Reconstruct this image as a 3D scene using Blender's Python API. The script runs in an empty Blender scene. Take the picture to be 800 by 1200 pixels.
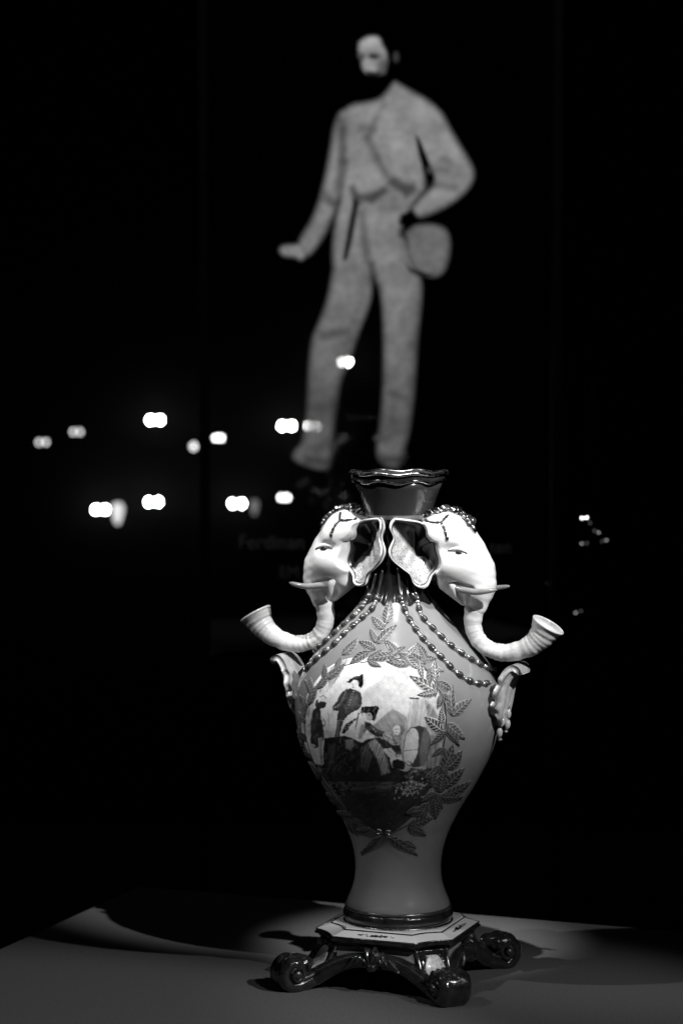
import bpy, math, random
import numpy as np
from mathutils import Vector, Matrix, Euler

random.seed(7)
rng = np.random.default_rng(7)
SC = bpy.context.scene
COL = SC.collection
rad = math.radians

# ------------------------------------------------------------------ camera
CAMX, CAMY, CAMZ = -0.0473, -2.0, 0.503      # table top is z = 0, vase stands at the origin
FPX = 85.0 / 36.0 * 1200.0                   # focal length in photo pixels
PITCH = math.atan(160.0 / FPX)               # looking slightly down
cam_d = bpy.data.cameras.new("camera")
cam = bpy.data.objects.new("camera", cam_d)
COL.objects.link(cam)
cam.location = (CAMX, CAMY, CAMZ)
cam.rotation_euler = (math.pi / 2 - PITCH, 0, 0)
cam_d.sensor_fit = 'VERTICAL'
cam_d.sensor_height = 36.0
cam_d.sensor_width = 24.0
cam_d.lens = 85.0
cam_d.clip_end = 100.0
cam_d.dof.use_dof = True
cam_d.dof.focus_distance = 1.95
cam_d.dof.aperture_fstop = 7.5
SC.camera = cam

# ------------------------------------------------------------------ world, lamps, exposure
world = bpy.data.worlds.new("World")
SC.world = world
world.use_nodes = True
world.node_tree.nodes['Background'].inputs[0].default_value = (1, 1, 1, 1)
world.node_tree.nodes['Background'].inputs[1].default_value = 0.0015

def spot(name, loc, target, watts, size_deg, blend, radius):
    d = bpy.data.lights.new(name, 'SPOT')
    d.energy = watts
    d.spot_size = rad(size_deg)
    d.spot_blend = blend
    d.shadow_soft_size = radius
    o = bpy.data.objects.new(name, d)
    COL.objects.link(o)
    o.location = loc
    v = Vector(target) - Vector(loc)
    o.rotation_euler = v.to_track_quat('-Z', 'Y').to_euler()
    return o

spot("table_spot_right", (1.125, -0.99, 1.24), (-0.22, -0.16, 0.0), 84, 15.5, 0.75, 0.012)
spot("table_spot_front", (0.795, -1.275, 1.27), (0.13, -0.17, 0.0), 46, 16, 0.75, 0.012)
spot("gallery_spot_right", (0.86, -1.28, 1.52), (0.03, 0.0, 0.295), 225, 9.2, 0.9, 0.012)
spot("gallery_spot_overhead", (-0.20, -0.66, 2.25), (-0.015, 0.0, 0.37), 295, 7.6, 1.0, 0.014)
spot("gallery_spot_left", (-1.30, -0.50, 1.75), (0.0, 0.0, 0.29), 48, 13, 0.8, 0.012)
spot("panel_spot", (0.1, -0.35, 3.0), (0.03, 1.3, 0.94), 235, 23, 1.0, 0.04)

SC.view_settings.view_transform = 'Standard'
SC.view_settings.look = 'None'
SC.view_settings.exposure = 0.0
SC.view_settings.gamma = 1.0
SC.view_settings.use_curve_mapping = False
SC.cycles.use_denoising = True
SC.cycles.max_bounces = 8
SC.cycles.caustics_reflective = False
SC.cycles.caustics_refractive = False
SC.cycles.sample_clamp_indirect = 4.0

# ------------------------------------------------------------------ pixel <-> place
CP, SP = math.cos(PITCH), math.sin(PITCH)
def ray_dirs(px, py):
    px = np.asarray(px, float); py = np.asarray(py, float)
    a = (px - 400.0) / FPX; b = -(py - 600.0) / FPX
    # camera: right = x, up = (0, SP, CP), forward = (0, CP, -SP)
    return np.stack([a, CP + b * SP, -SP + b * CP], -1)
def at_y(px, py, Y):
    d = ray_dirs(px, py)
    t = (Y - CAMY) / d[..., 1]
    return np.array([CAMX, CAMY, CAMZ]) + d * t[..., None]
def project(P):
    P = np.asarray(P, float) - np.array([CAMX, CAMY, CAMZ])
    f = P[..., 1] * CP - P[..., 2] * SP
    u = P[..., 1] * SP + P[..., 2] * CP
    return np.stack([400 + FPX * P[..., 0] / f, 600 - FPX * u / f], -1)

ROT = rad(-21.0)                             # the vase and its plinth are turned by this much
CR, SR = math.cos(ROT), math.sin(ROT)
def to_local(P):
    P = np.asarray(P, float)
    return np.stack([P[..., 0] * CR + P[..., 1] * SR, -P[..., 0] * SR + P[..., 1] * CR, P[..., 2]], -1)
def to_world(P):
    P = np.asarray(P, float)
    return np.stack([P[..., 0] * CR - P[..., 1] * SR, P[..., 0] * SR + P[..., 1] * CR, P[..., 2]], -1)

# ------------------------------------------------------------------ materials
def mat(name, col, rough=0.4, metal=0.0, coat=0.0, noise=0.0, nscale=60.0, bump=0.0, bscale=200.0, bdist=0.001, attr=None,
        rough_noise=0.0, spec=0.5):
    m = bpy.data.materials.new(name)
    m.use_nodes = True
    nt = m.node_tree; N = nt.nodes; L = nt.links
    b = N['Principled BSDF']
    b.inputs['Roughness'].default_value = rough
    b.inputs['Metallic'].default_value = metal
    b.inputs['Coat Weight'].default_value = coat
    b.inputs['Coat Roughness'].default_value = 0.06
    b.inputs['Specular IOR Level'].default_value = spec
    b.inputs['Base Color'].default_value = (col, col, col, 1)
    src = None
    tc = N.new('ShaderNodeTexCoord')
    if attr:
        a = N.new('ShaderNodeAttribute'); a.attribute_name = attr
        src = a.outputs['Color']
    if noise > 0:
        n = N.new('ShaderNodeTexNoise'); n.inputs['Scale'].default_value = nscale
        n.inputs['Detail'].default_value = 6
        L.new(tc.outputs['Object'], n.inputs['Vector'])
        r = N.new('ShaderNodeMapRange')
        r.inputs[1].default_value = 0.3; r.inputs[2].default_value = 0.7
        r.inputs[3].default_value = 1 - noise; r.inputs[4].default_value = 1 + noise
        L.new(n.outputs['Fac'], r.inputs[0])
        mx = N.new('ShaderNodeMix'); mx.data_type = 'RGBA'; mx.blend_type = 'MULTIPLY'
        mx.inputs[0].default_value = 1.0
        if src is not None:
            L.new(src, mx.inputs[6])
        else:
            mx.inputs[6].default_value = (col, col, col, 1)
        L.new(r.outputs[0], mx.inputs[7])
        src = mx.outputs[2]
        if rough_noise > 0:
            r2 = N.new('ShaderNodeMapRange')
            r2.inputs[1].default_value = 0.3; r2.inputs[2].default_value = 0.7
            r2.inputs[3].default_value = max(rough - rough_noise, 0.02); r2.inputs[4].default_value = rough + rough_noise
            L.new(n.outputs['Fac'], r2.inputs[0]); L.new(r2.outputs[0], b.inputs['Roughness'])
    if src is not None:
        L.new(src, b.inputs['Base Color'])
    if bump > 0:
        n = N.new('ShaderNodeTexNoise'); n.inputs['Scale'].default_value = bscale
        n.inputs['Detail'].default_value = 4
        L.new(tc.outputs['Object'], n.inputs['Vector'])
        bp = N.new('ShaderNodeBump'); bp.inputs['Strength'].default_value = bump
        bp.inputs['Distance'].default_value = bdist
        L.new(n.outputs['Fac'], bp.inputs['Height']); L.new(bp.outputs['Normal'], b.inputs['Normal'])
    return m

def emit(name, strength):
    m = bpy.data.materials.new(name); m.use_nodes = True
    N = m.node_tree.nodes; L = m.node_tree.links
    N.remove(N['Principled BSDF'])
    e = N.new('ShaderNodeEmission'); e.inputs[1].default_value = strength
    L.new(e.outputs[0], N['Material Output'].inputs[0])
    return m

M = {
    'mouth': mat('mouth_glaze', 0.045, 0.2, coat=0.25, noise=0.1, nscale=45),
    'glaze': mat('grey_glaze', 0.215, 0.13, coat=0.25, noise=0.07, nscale=45, bump=0.05, bscale=90, rough_noise=0.03),
    'white': mat('white_porcelain', 0.80, 0.25, coat=0.2, noise=0.035, nscale=70, bump=0.06, bscale=160),
    'trunk': mat('trunk_porcelain', 0.66, 0.30, coat=0.2, noise=0.12, nscale=160, bump=0.25, bscale=420),
    'ivory': mat('tusk_glaze', 0.22, 0.2, coat=0.5, noise=0.2, nscale=150),
    'gilt': mat('gilding', 0.34, 0.24, metal=1.0, noise=0.25, nscale=220, bump=0.25, bscale=320, rough_noise=0.1),
    'gilt_dark': mat('worn_gilding', 0.14, 0.18, metal=0.75, coat=0.3, noise=0.4, nscale=180, bump=0.35, bscale=300),
    'bead': mat('bead_glaze', 0.035, 0.12, coat=0.8, noise=0.5, nscale=260, bump=0.2, bscale=420),
    'link': mat('bead_link', 0.55, 0.18, metal=0.85, noise=0.3, nscale=400, bump=0.3, bscale=600),
    'pale_bead': mat('pale_bead_glaze', 0.42, 0.2, coat=0.4, noise=0.2, nscale=200),
    'dark': mat('dark_glaze', 0.008, 0.18, coat=0.35, noise=0.3, nscale=120, bump=0.15, bscale=200),
    'foot': mat('foot_glaze', 0.018, 0.11, coat=0.6, noise=0.5, nscale=140, bump=0.6, bscale=210, bdist=0.0016),
    'apron': mat('apron_glaze', 0.36, 0.3, coat=0.2, noise=0.12, nscale=80),
    'paint': mat('enamel_painting', 0.5, 0.10, attr='paint', noise=0.06, nscale=420, spec=0.3),
    'leaf': mat('engraved_leaf', 0.2, 0.42, attr='paint', noise=0.2, nscale=300, spec=0.3),
    'ear': mat('ear_glaze', 0.5, 0.3, coat=0.2, attr='paint', noise=0.05, nscale=300),
    'eye': mat('eye_glaze', 0.01, 0.08, coat=1.0, noise=0.2),
    'lip': mat('lip_glaze', 0.70, 0.25, coat=0.2, noise=0.03),
    'cloth': mat('plinth_board', 0.11, 0.75, noise=0.13, nscale=380, bump=0.35, bscale=900, bdist=0.0006, spec=0.25),
    'plinth_side': mat('plinth_side', 0.012, 0.8, noise=0.1, nscale=200, spec=0.2),
    'black': mat('black_wall', 0.003, 0.9, noise=0.2, nscale=3, spec=0.1),
    'floor': mat('black_carpet', 0.006, 0.95, noise=0.2, nscale=30, bump=0.3, bscale=500, spec=0.05),
    'steel': mat('dark_steel', 0.0018, 0.6, noise=0.2, nscale=40, spec=0.01),
    'b0': emit('bulb_bright', 60.0), 'b1': emit('bulb_medium', 12.0), 'b2': emit('bulb_dim', 2.6), 'b3': emit('glint_faint', 1.1),  # the faintest serves only the added reflection specks
    'g0': emit('frosted_bright', 0.9), 'g1': emit('frosted_dim', 0.22),
}
# clear glass
g = bpy.data.materials.new('clear_glass'); g.use_nodes = True
N = g.node_tree.nodes; L = g.node_tree.links
N.remove(N['Principled BSDF'])
tr = N.new('ShaderNodeBsdfTransparent'); tr.inputs[0].default_value = (0.95, 0.95, 0.95, 1)
gl = N.new('ShaderNodeBsdfGlossy'); gl.inputs['Roughness'].default_value = 0.02
fr = N.new('ShaderNodeFresnel'); fr.inputs[0].default_value = 1.45
mx = N.new('ShaderNodeMixShader')
L.new(fr.outputs[0], mx.inputs[0]); L.new(tr.outputs[0], mx.inputs[1]); L.new(gl.outputs[0], mx.inputs[2])
L.new(mx.outputs[0], N['Material Output'].inputs[0])
M['glass'] = g
# translucent printed film: brightness from attribute 'paint', cover from attribute 'cover'
g = bpy.data.materials.new('printed_film'); g.use_nodes = True
N = g.node_tree.nodes; L = g.node_tree.links
N.remove(N['Principled BSDF'])
a1 = N.new('ShaderNodeAttribute'); a1.attribute_name = 'paint'
a2 = N.new('ShaderNodeAttribute'); a2.attribute_name = 'cover'
df = N.new('ShaderNodeBsdfDiffuse'); tr = N.new('ShaderNodeBsdfTransparent')
tn = N.new('ShaderNodeTexNoise'); tn.inputs['Scale'].default_value = 90; tn.inputs['Detail'].default_value = 5
tcn = N.new('ShaderNodeTexCoord'); L.new(tcn.outputs['Object'], tn.inputs['Vector'])
mr = N.new('ShaderNodeMapRange'); mr.inputs[1].default_value = 0.3; mr.inputs[2].default_value = 0.7
mr.inputs[3].default_value = 0.82; mr.inputs[4].default_value = 1.12
L.new(tn.outputs['Fac'], mr.inputs[0])
mm = N.new('ShaderNodeMix'); mm.data_type = 'RGBA'; mm.blend_type = 'MULTIPLY'; mm.inputs[0].default_value = 1
L.new(a1.outputs['Color'], mm.inputs[6]); L.new(mr.outputs[0], mm.inputs[7])
L.new(mm.outputs[2], df.inputs[0])
mx = N.new('ShaderNodeMixShader')
L.new(a2.outputs['Fac'], mx.inputs[0]); L.new(tr.outputs[0], mx.inputs[1]); L.new(df.outputs[0], mx.inputs[2])
L.new(mx.outputs[0], N['Material Output'].inputs[0])
M['film'] = g

# ------------------------------------------------------------------ mesh helpers
def mesh(name, V, F, material, smooth=True, attrs=None):
    me = bpy.data.meshes.new(name)
    V = np.asarray(V, np.float32)
    me.from_pydata(V.tolist(), [], [tuple(int(i) for i in f) for f in F])
    me.materials.append(M[material])
    if smooth:
        me.polygons.foreach_set('use_smooth', np.ones(len(me.polygons), bool))
    for k, v in (attrs or {}).items():
        v = np.asarray(v, np.float32)
        if k == 'paint':
            a = me.attributes.new(k, 'FLOAT_COLOR', 'POINT')
            c = np.ones((len(V), 4), np.float32); c[:, :3] = v[:, None]
            a.data.foreach_set('color', c.ravel())
        else:
            a = me.attributes.new(k, 'FLOAT', 'POINT'); a.data.foreach_set('value', v)
    me.update()
    return me
def link(name, me, parent=None, loc=None, rot=None, scale=None):
    o = bpy.data.objects.new(name, me)
    COL.objects.link(o)
    if parent is not None: o.parent = parent
    if loc is not None: o.location = loc
    if rot is not None: o.rotation_euler = rot
    if scale is not None: o.scale = scale
    return o
def obj(name, V, F, material, parent=None, smooth=True, attrs=None):
    return link(name, mesh(name, V, F, material, smooth, attrs), parent)
def thing(name, label, cat, loc=(0, 0, 0), rotz=0.0, group=None):
    o = link(name, None, None, loc, (0, 0, rotz))
    o['label'] = label; o['category'] = cat
    if group: o['group'] = group
    return o
def grid_faces(nu, nv, wrap_u=False, wrap_v=False, off=0):
    F = []
    for i in range(nu if wrap_u else nu - 1):
        for j in range(nv if wrap_v else nv - 1):
            a = i * nv + j; b = ((i + 1) % nu) * nv + j
            c = ((i + 1) % nu) * nv + (j + 1) % nv; d = i * nv + (j + 1) % nv
            F.append((a + off, b + off, c + off, d + off))
    return F
def box(x0, x1, y0, y1, z0, z1, bev=0.0):
    """box with chamfered vertical and horizontal edges"""
    if bev <= 0:
        V = [(x, y, z) for z in (z0, z1) for (x, y) in ((x0, y0), (x1, y0), (x1, y1), (x0, y1))]
        return V, [(3, 2, 1, 0), (4, 5, 6, 7), (0, 1, 5, 4), (1, 2, 6, 5), (2, 3, 7, 6), (3, 0, 4, 7)]
    V = []
    for (z, i) in ((z0, bev), (z0 + bev, 0), (z1 - bev, 0), (z1, bev)):
        V += [(x0 + i, y0 + i, z), (x1 - i, y0 + i, z), (x1 - i, y1 - i, z), (x0 + i, y1 - i, z)]
    F = [(3, 2, 1, 0), (12, 13, 14, 15)]
    for k in range(3):
        for j in range(4):
            F.append((k * 4 + j, k * 4 + (j + 1) % 4, k * 4 + 4 + (j + 1) % 4, k * 4 + 4 + j))
    return V, F
def catmull(P, n):
    """n points along a smooth curve through P"""
    P = np.asarray(P, float)
    Q = np.vstack([2 * P[0] - P[1], P, 2 * P[-1] - P[-2]])
    t = np.linspace(0, len(P) - 1 - 1e-9, n)
    i = t.astype(int); f = (t - i)[:, None]
    p0, p1, p2, p3 = Q[i], Q[i + 1], Q[i + 2], Q[i + 3]
    return 0.5 * (2 * p1 + (p2 - p0) * f + (2 * p0 - 5 * p1 + 4 * p2 - p3) * f ** 2 + (3 * p1 - p0 - 3 * p2 + p3) * f ** 3)
def tube(P, R, nseg=12, closed=False, squash=1.0, up=None):
    """swept tube through points P with radii R, end caps"""
    P = np.asarray(P, float); n = len(P)
    R = np.broadcast_to(np.asarray(R, float), (n,))
    T = np.roll(P, -1, 0) - np.roll(P, 1, 0) if closed else np.gradient(P, axis=0)
    T /= np.linalg.norm(T, axis=1)[:, None] + 1e-12
    u = np.array([0, 0, 1.0]) if up is None else np.asarray(up, float)
    V = []
    prev = None
    for k in range(n):
        ref = u if prev is None or up is not None else prev
        a = ref - T[k] * np.dot(ref, T[k])
        if np.linalg.norm(a) < 1e-6:
            a = np.array([1.0, 0, 0]) - T[k] * T[k][0]
        a /= np.linalg.norm(a); prev = a
        b = np.cross(T[k], a)
        for s in range(nseg):
            th = 2 * math.pi * s / nseg
            V.append(P[k] + R[k] * (math.cos(th) * a * squash + math.sin(th) * b))
    F = grid_faces(n, nseg, wrap_u=closed, wrap_v=True)
    if not closed:
        F.append(tuple(range(nseg))); F.append(tuple((n - 1) * nseg + s for s in range(nseg))[::-1])
    return np.array(V), F
def lathe(prof, nseg=96, wave=None):
    """prof: list of (r, z); wave(theta, i) -> (dr, dz)"""
    V = []
    for i, (r, z) in enumerate(prof):
        for s in range(nseg):
            th = 2 * math.pi * s / nseg
            dr, dz = wave(th, i) if wave else (0, 0)
            V.append(((r + dr) * math.cos(th), (r + dr) * math.sin(th), z + dz))
    return np.array(V), [f[::-1] for f in grid_faces(len(prof), nseg, wrap_v=True)]
def join(parts):
    V, F, o = [], [], 0
    for (v, f) in parts:
        v = np.asarray(v, float)
        V.append(v); F += [tuple(int(i) + o for i in q) for q in f]; o += len(v)
    return np.vstack(V), F
def surface_nets(field, lo, hi, h):
    """closed mesh of field < 0"""
    xs = [np.arange(lo[k], hi[k] + h, h) for k in range(3)]
    X, Y, Z = np.meshgrid(*xs, indexing='ij')
    Fv = field(X, Y, Z)
    S = Fv < 0
    n = np.array(Fv.shape)
    c = n - 1
    acc = np.zeros(tuple(c) + (3,)); cnt = np.zeros(tuple(c))
    for ax in range(3):
        o1, o2 = [k for k in range(3) if k != ax]
        for d1 in (0, 1):
            for d2 in (0, 1):
                s0 = [None] * 3; s1 = [None] * 3
                s0[ax] = slice(0, c[ax]); s1[ax] = slice(1, n[ax])
                for o, d in ((o1, d1), (o2, d2)):
                    s0[o] = s1[o] = slice(d, d + c[o])
                a, b = Fv[tuple(s0)], Fv[tuple(s1)]
                m = (a < 0) != (b < 0)
                t = np.where(m, a / np.where(m, a - b, 1), 0)
                p = np.zeros(tuple(c) + (3,))
                p[..., ax] = t; p[..., o1] = d1; p[..., o2] = d2
                acc += p * m[..., None]; cnt += m
    act = cnt > 0
    idx = -np.ones(tuple(c), int); idx[act] = np.arange(act.sum())
    I = np.argwhere(act)
    V = (I + acc[act] / cnt[act][:, None]) * h + np.asarray(lo)
    F = []
    for ax in range(3):
        o1, o2 = (ax + 1) % 3, (ax + 2) % 3
        s0 = [slice(1, c[k]) for k in range(3)]; s1 = list(s0)
        s0[ax] = slice(0, c[ax]); s1[ax] = slice(1, n[ax])
        a, b = S[tuple(s0)], S[tuple(s1)]
        E = np.argwhere(a != b)
        if len(E) == 0: continue
        fl = a[a != b]
        base = E.copy(); base[:, o1] += 1; base[:, o2] += 1
        q = []
        for (d1, d2) in ((-1, -1), (0, -1), (0, 0), (-1, 0)):
            k = base.copy(); k[:, o1] += d1; k[:, o2] += d2
            q.append(idx[k[:, 0], k[:, 1], k[:, 2]])
        q = np.stack(q, 1)
        q[~fl] = q[~fl][:, ::-1]
        F.append(q)
    return V, np.vstack(F)
def smin(a, b, k):
    h = np.clip(0.5 + 0.5 * (b - a) / k, 0, 1)
    return b * (1 - h) + a * h - k * h * (1 - h)
def sd_caps(X, Y, Z, a, b, ra, rb):
    a = np.asarray(a, float); d = np.asarray(b, float) - a
    t = np.clip(((X - a[0]) * d[0] + (Y - a[1]) * d[1] + (Z - a[2]) * d[2]) / max(d @ d, 1e-12), 0, 1)
    return np.sqrt((X - a[0] - t * d[0]) ** 2 + (Y - a[1] - t * d[1]) ** 2 + (Z - a[2] - t * d[2]) ** 2) - (ra + (rb - ra) * t)
def sd_ell(X, Y, Z, c, r):
    k = np.sqrt(((X - c[0]) / r[0]) ** 2 + ((Y - c[1]) / r[1]) ** 2 + ((Z - c[2]) / r[2]) ** 2)
    return (k - 1) * min(r)

# --- painting on points given in photo-pixel coordinates
class Canvas:
    def __init__(s, P, base):
        s.P = P; s.c = np.full(len(P), base, float); s.cov = np.zeros(len(P))
    def _put(s, idx, a, g):
        s.c[idx] = s.c[idx] * (1 - a) + g * a
        s.cov[idx] = np.maximum(s.cov[idx], a)
    def poly(s, pts, g, soft=0.5, op=1.0, stripes=None, hide=False):
        Q = np.asarray(pts, float)
        lo, hi = Q.min(0) - soft - 1, Q.max(0) + soft + 1
        idx = np.where((s.P >= lo).all(1) & (s.P <= hi).all(1))[0]
        if len(idx) == 0: return
        p = s.P[idx]
        d = np.full(len(p), 1e18); ins = np.zeros(len(p), bool)
        for i in range(len(Q)):
            a, b = Q[i], Q[(i + 1) % len(Q)]
            e = b - a; w = p - a
            t = np.clip((w @ e) / max(e @ e, 1e-12), 0, 1)
            d = np.minimum(d, ((w - t[:, None] * e) ** 2).sum(1))
            cr = (a[1] > p[:, 1]) != (b[1] > p[:, 1])
            with np.errstate(divide='ignore', invalid='ignore'):
                xi = a[0] + (p[:, 1] - a[1]) * e[0] / (e[1] if abs(e[1]) > 1e-12 else 1e-12)
            ins ^= cr & (p[:, 0] < xi)
        sd = np.sqrt(d) * np.where(ins, -1, 1)
        al = np.clip(0.5 - sd / (2 * soft), 0, 1) * op
        gg = g
        if stripes:
            ang, period, amp = stripes
            ph = (p[:, 0] * math.cos(ang) + p[:, 1] * math.sin(ang)) * 2 * math.pi / period
            cr_ = (p[:, 1] * math.cos(ang) - p[:, 0] * math.sin(ang))
            gg = g * (1 + amp * (0.6 * np.sin(ph + 0.5 * np.sin(cr_ * 0.2)) + 0.5 * np.sin(ph * 1.73 + 2 + 0.4 * np.sin(cr_ * 0.31)) + 0.4 * np.sin(ph * 0.61 + 1)))
        if hide:
            s.cov[idx] *= 1 - al; s.c[idx] = s.c[idx] * (1 - al * 0.6)
        else:
            s._put(idx, al, gg)
    def ell(s, c, rx, ry, g, rot=0.0, soft=0.5, op=1.0):
        n = 28
        t = np.arange(n) * 2 * math.pi / n
        x, y = rx * np.cos(t), ry * np.sin(t)
        s.poly(np.stack([c[0] + x * math.cos(rot) - y * math.sin(rot), c[1] + x * math.sin(rot) + y * math.cos(rot)], 1), g, soft, op)
    def line(s, pts, w, g, soft=0.5, op=1.0, hide=False):
        for a, b in zip(pts[:-1], pts[1:]):
            a = np.asarray(a, float); b = np.asarray(b, float)
            e = b - a; l = np.linalg.norm(e) + 1e-9
            n = np.array([-e[1], e[0]]) / l * w / 2; e = e / l * w * 0.35
            s.poly([a - n - e, b - n + e, b + n + e, a + n - e], g, soft, op, hide=hide)

# ================================================================== the setting
def struct(name, V, F, material):
    o = obj(name, V, F, material, smooth=False); o['kind'] = 'structure'; return o
struct('floor', *box(-9, 9, -4, 6.5, -1.06, -1.0), 'floor')
struct('wall', *box(-9, 9, 6.0, 6.1, -0.998, 4.0), 'black')

# ================================================================== plinth
plinth = thing('display_plinth', 'dark grey square display plinth under the elephant vase', 'plinth', (0, 0, 0), ROT)
link('top_board', mesh('top_board', *box(-0.36, 0.36, -0.47, 0.248, -0.03, 0.0, 0.0015), 'cloth', False), plinth)
link('pedestal', mesh('pedestal', *box(-0.35, 0.35, -0.46, 0.238, -1.0, -0.031), 'plinth_side', False), plinth)

# ================================================================== glass panel with printed man
PY = 1.3
A = lambda px, py: at_y(px, py, PY)
panel = thing('glass_panel', 'tall clear glass panel printed with a standing bearded man in pale suit', 'panel', (0.02, PY, -1.0))
x0 = A(240, 600)[0] - 0.02; x1 = A(650, 600)[0] - 0.02
def plocal(V):
    return np.asarray(V, float) - np.array([0.02, PY, -1.0])
obj('pane', *box(x0, x1, 0.0, 0.008, 0.03, 2.35), 'glass', panel, smooth=False)
for xx in (x0, x1):
    obj('post', *box(xx - 0.006, xx + 0.006, -0.008, 0.016, 0.0, 2.40, 0.002), 'steel', panel, smooth=False)
obj('foot_rail', *box(x0 + 0.007, x1 - 0.007, -0.02, 0.028, 0.0, 0.029, 0.002), 'steel', panel, smooth=False)
obj('head_rail', *box(x0 + 0.007, x1 - 0.007, -0.008, 0.016, 2.352, 2.40, 0.002), 'steel', panel, smooth=False)

# the printed man
gx = np.arange(318, 566, 1.1); gy = np.arange(28, 562, 1.1)
GX, GY = np.meshgrid(gx, gy, indexing='ij')
pp = np.stack([GX.ravel(), GY.ravel()], 1)
c = Canvas(pp, 0.5)
k6 = lambda L: [(300 + x / 2.667, 10 + y / 2.667) for x, y in L]
k7 = lambda L: [(300 + x / 2.667, 280 + y / 2.667) for x, y in L]
_poly = c.poly
def rpoly(pts, *a, **k):
    P = np.array(pts, float); n_ = len(P)
    Q = catmull(np.vstack([P, P[:1]]), n_ * 4)[:-1] * 0.6 + 0.4 * catmull(np.vstack([(P + np.roll(P, 1, 0) + np.roll(P, -1, 0)) / 3, ((P[:1] + P[-1:] + P[1:2]) / 3)]), n_ * 4)[:-1]
    _poly(Q, *a, **k)
c.poly = lambda pts, *a, **k: rpoly(pts, *a, **k) if len(pts) > 5 and len(pts) != 28 else _poly(pts, *a, **k)
S = 0.50
c.poly(k7([(245, -20), (350, -20), (355, 100), (358, 170), (345, 220), (320, 280), (300, 340), (285, 390), (262, 430), (250, 500), (238, 600),
           (232, 700), (220, 722), (150, 705), (115, 685), (120, 665), (150, 640), (160, 560), (165, 480), (170, 380), (178, 310), (205, 250), (235, 180)]), S * 0.92, 4.2)
c.poly(k7([(345, -20), (470, -20), (490, 90), (515, 130), (512, 200), (500, 300), (495, 400), (488, 500), (475, 600), (460, 650), (455, 700),
           (430, 715), (385, 695), (378, 660), (390, 600), (398, 500), (402, 400), (402, 300), (398, 200), (390, 150), (370, 110)]), S * 0.94, 4.2)
c.poly(k6([(437, 220), (460, 252), (545, 295), (572, 325), (575, 380), (545, 420), (520, 500), (530, 560), (500, 590), (470, 640), (440, 690), (470, 800),
           (330, 800), (300, 800), (238, 830), (243, 720), (262, 600), (275, 500), (262, 420), (258, 335), (300, 302), (345, 297), (392, 290)]), S * 1.08, 4.2)
c.poly(k6([(300, 302), (262, 325), (245, 370), (238, 430), (225, 500), (205, 590), (180, 660), (150, 705), (135, 730), (150, 772), (165, 770), (195, 730),
           (220, 690), (240, 640), (250, 610), (272, 580), (290, 500), (285, 400)]), S * 1.06, 4.2)
c.poly(k6([(140, 728), (120, 742), (85, 740), (72, 755), (85, 775), (125, 773), (140, 790), (160, 772)]), S * 1.25, 3.0)
c.poly(k6([(545, 295), (575, 325), (600, 375), (645, 450), (675, 500), (678, 525), (662, 560), (620, 600), (560, 632), (505, 655), (480, 625), (520, 590),
           (560, 555), (555, 520), (535, 490), (510, 420), (500, 370)]), S * 1.08, 4.2)
c.poly(k6([(465, 690), (500, 680), (560, 678), (592, 692), (603, 730), (598, 780), (582, 825), (555, 838), (510, 825), (475, 790)]), S * 0.85, 4.2)
c.poly(k6([(495, 385), (512, 410), (538, 480), (556, 520), (556, 543), (535, 552), (520, 500), (505, 440)]), 0.0, 1.5, hide=True)
c.poly(k6([(452, 645), (488, 632), (506, 660), (475, 684), (446, 672)]), 0.0, 2, hide=True)
c.poly(k6([(303, 580), (325, 600), (304, 700), (285, 790), (268, 790), (288, 690)]), 0.0, 2, op=0.9, hide=True)
c.poly(k7([(462, 65), (480, 95), (510, 105), (560, 112), (520, 118), (478, 105)]), 0.0, 2, op=0.9, hide=True)
c.poly(k6([(318, 105), (345, 88), (385, 85), (395, 120), (408, 140), (408, 165), (395, 190), (380, 208), (350, 206), (335, 195), (328, 172), (332, 155), (318, 135)]), S * 1.2, 2.2)
c.ell((300 + 366 / 2.667, 10 + 150 / 2.667), 7.5, 3.6, S * 0.12, soft=2.0)
c.poly(k6([(345, 140), (356, 170), (345, 190), (336, 175)]), S * 1.7, 2, op=0.7)
c.poly(k6([(385, 165), (410, 160), (400, 200), (375, 208)]), S * 0.25, 3, op=0.9)
c.ell((300 + 330 / 2.667, 10 + 148 / 2.667), 4, 3, S * 0.55, soft=2)
c.poly(k6([(345, 195), (385, 200), (380, 215), (350, 215)]), 0.0, 1.5, op=0.8, hide=True)

c.ell((300 + 437 / 2.667, 10 + 152 / 2.667), 3, 6, S * 0.4, soft=2, op=0.22)
for pts, w, gq, op in ((k6([(345, 410), (375, 470), (420, 540), (485, 572)]), 8, 0.25, 0.8), (k6([(320, 588), (370, 585), (400, 570)]), 7, 0.25, 0.7),
                       (k6([(325, 375), (370, 380)]), 8, 0.3, 0.7), (k6([(268, 380), (268, 480), (258, 560)]), 7, 0.33, 0.7), (k6([(320, 630), (450, 625)]), 5, 0.4, 0.6),
                       (k6([(225, 600), (250, 620)]), 7, 0.3, 0.7), (k6([(580, 470), (610, 480)]), 7, 0.34, 0.6), (k6([(540, 505), (600, 510)]), 6, 0.36, 0.6),
                       (k6([(340, 650), (350, 760)]), 7, 0.4, 0.5), (k7([(220, 310), (270, 280)]), 7, 0.36, 0.6), (k7([(350, 40), (372, 110)]), 6, 0.3, 0.7),
                       (k7([(410, 420), (440, 400)]), 6, 0.38, 0.6), (k7([(385, 625), (430, 570)]), 9, 0.3, 0.7), (k7([(240, 440), (245, 520)]), 6, 0.38, 0.5),
                       (k6([(430, 340), (450, 350)]), 6, 0.38, 0.5), (k6([(470, 560), (480, 500)]), 8, 0.36, 0.5)):
    c.line(pts, w, gq, 3.0, op)
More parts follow.
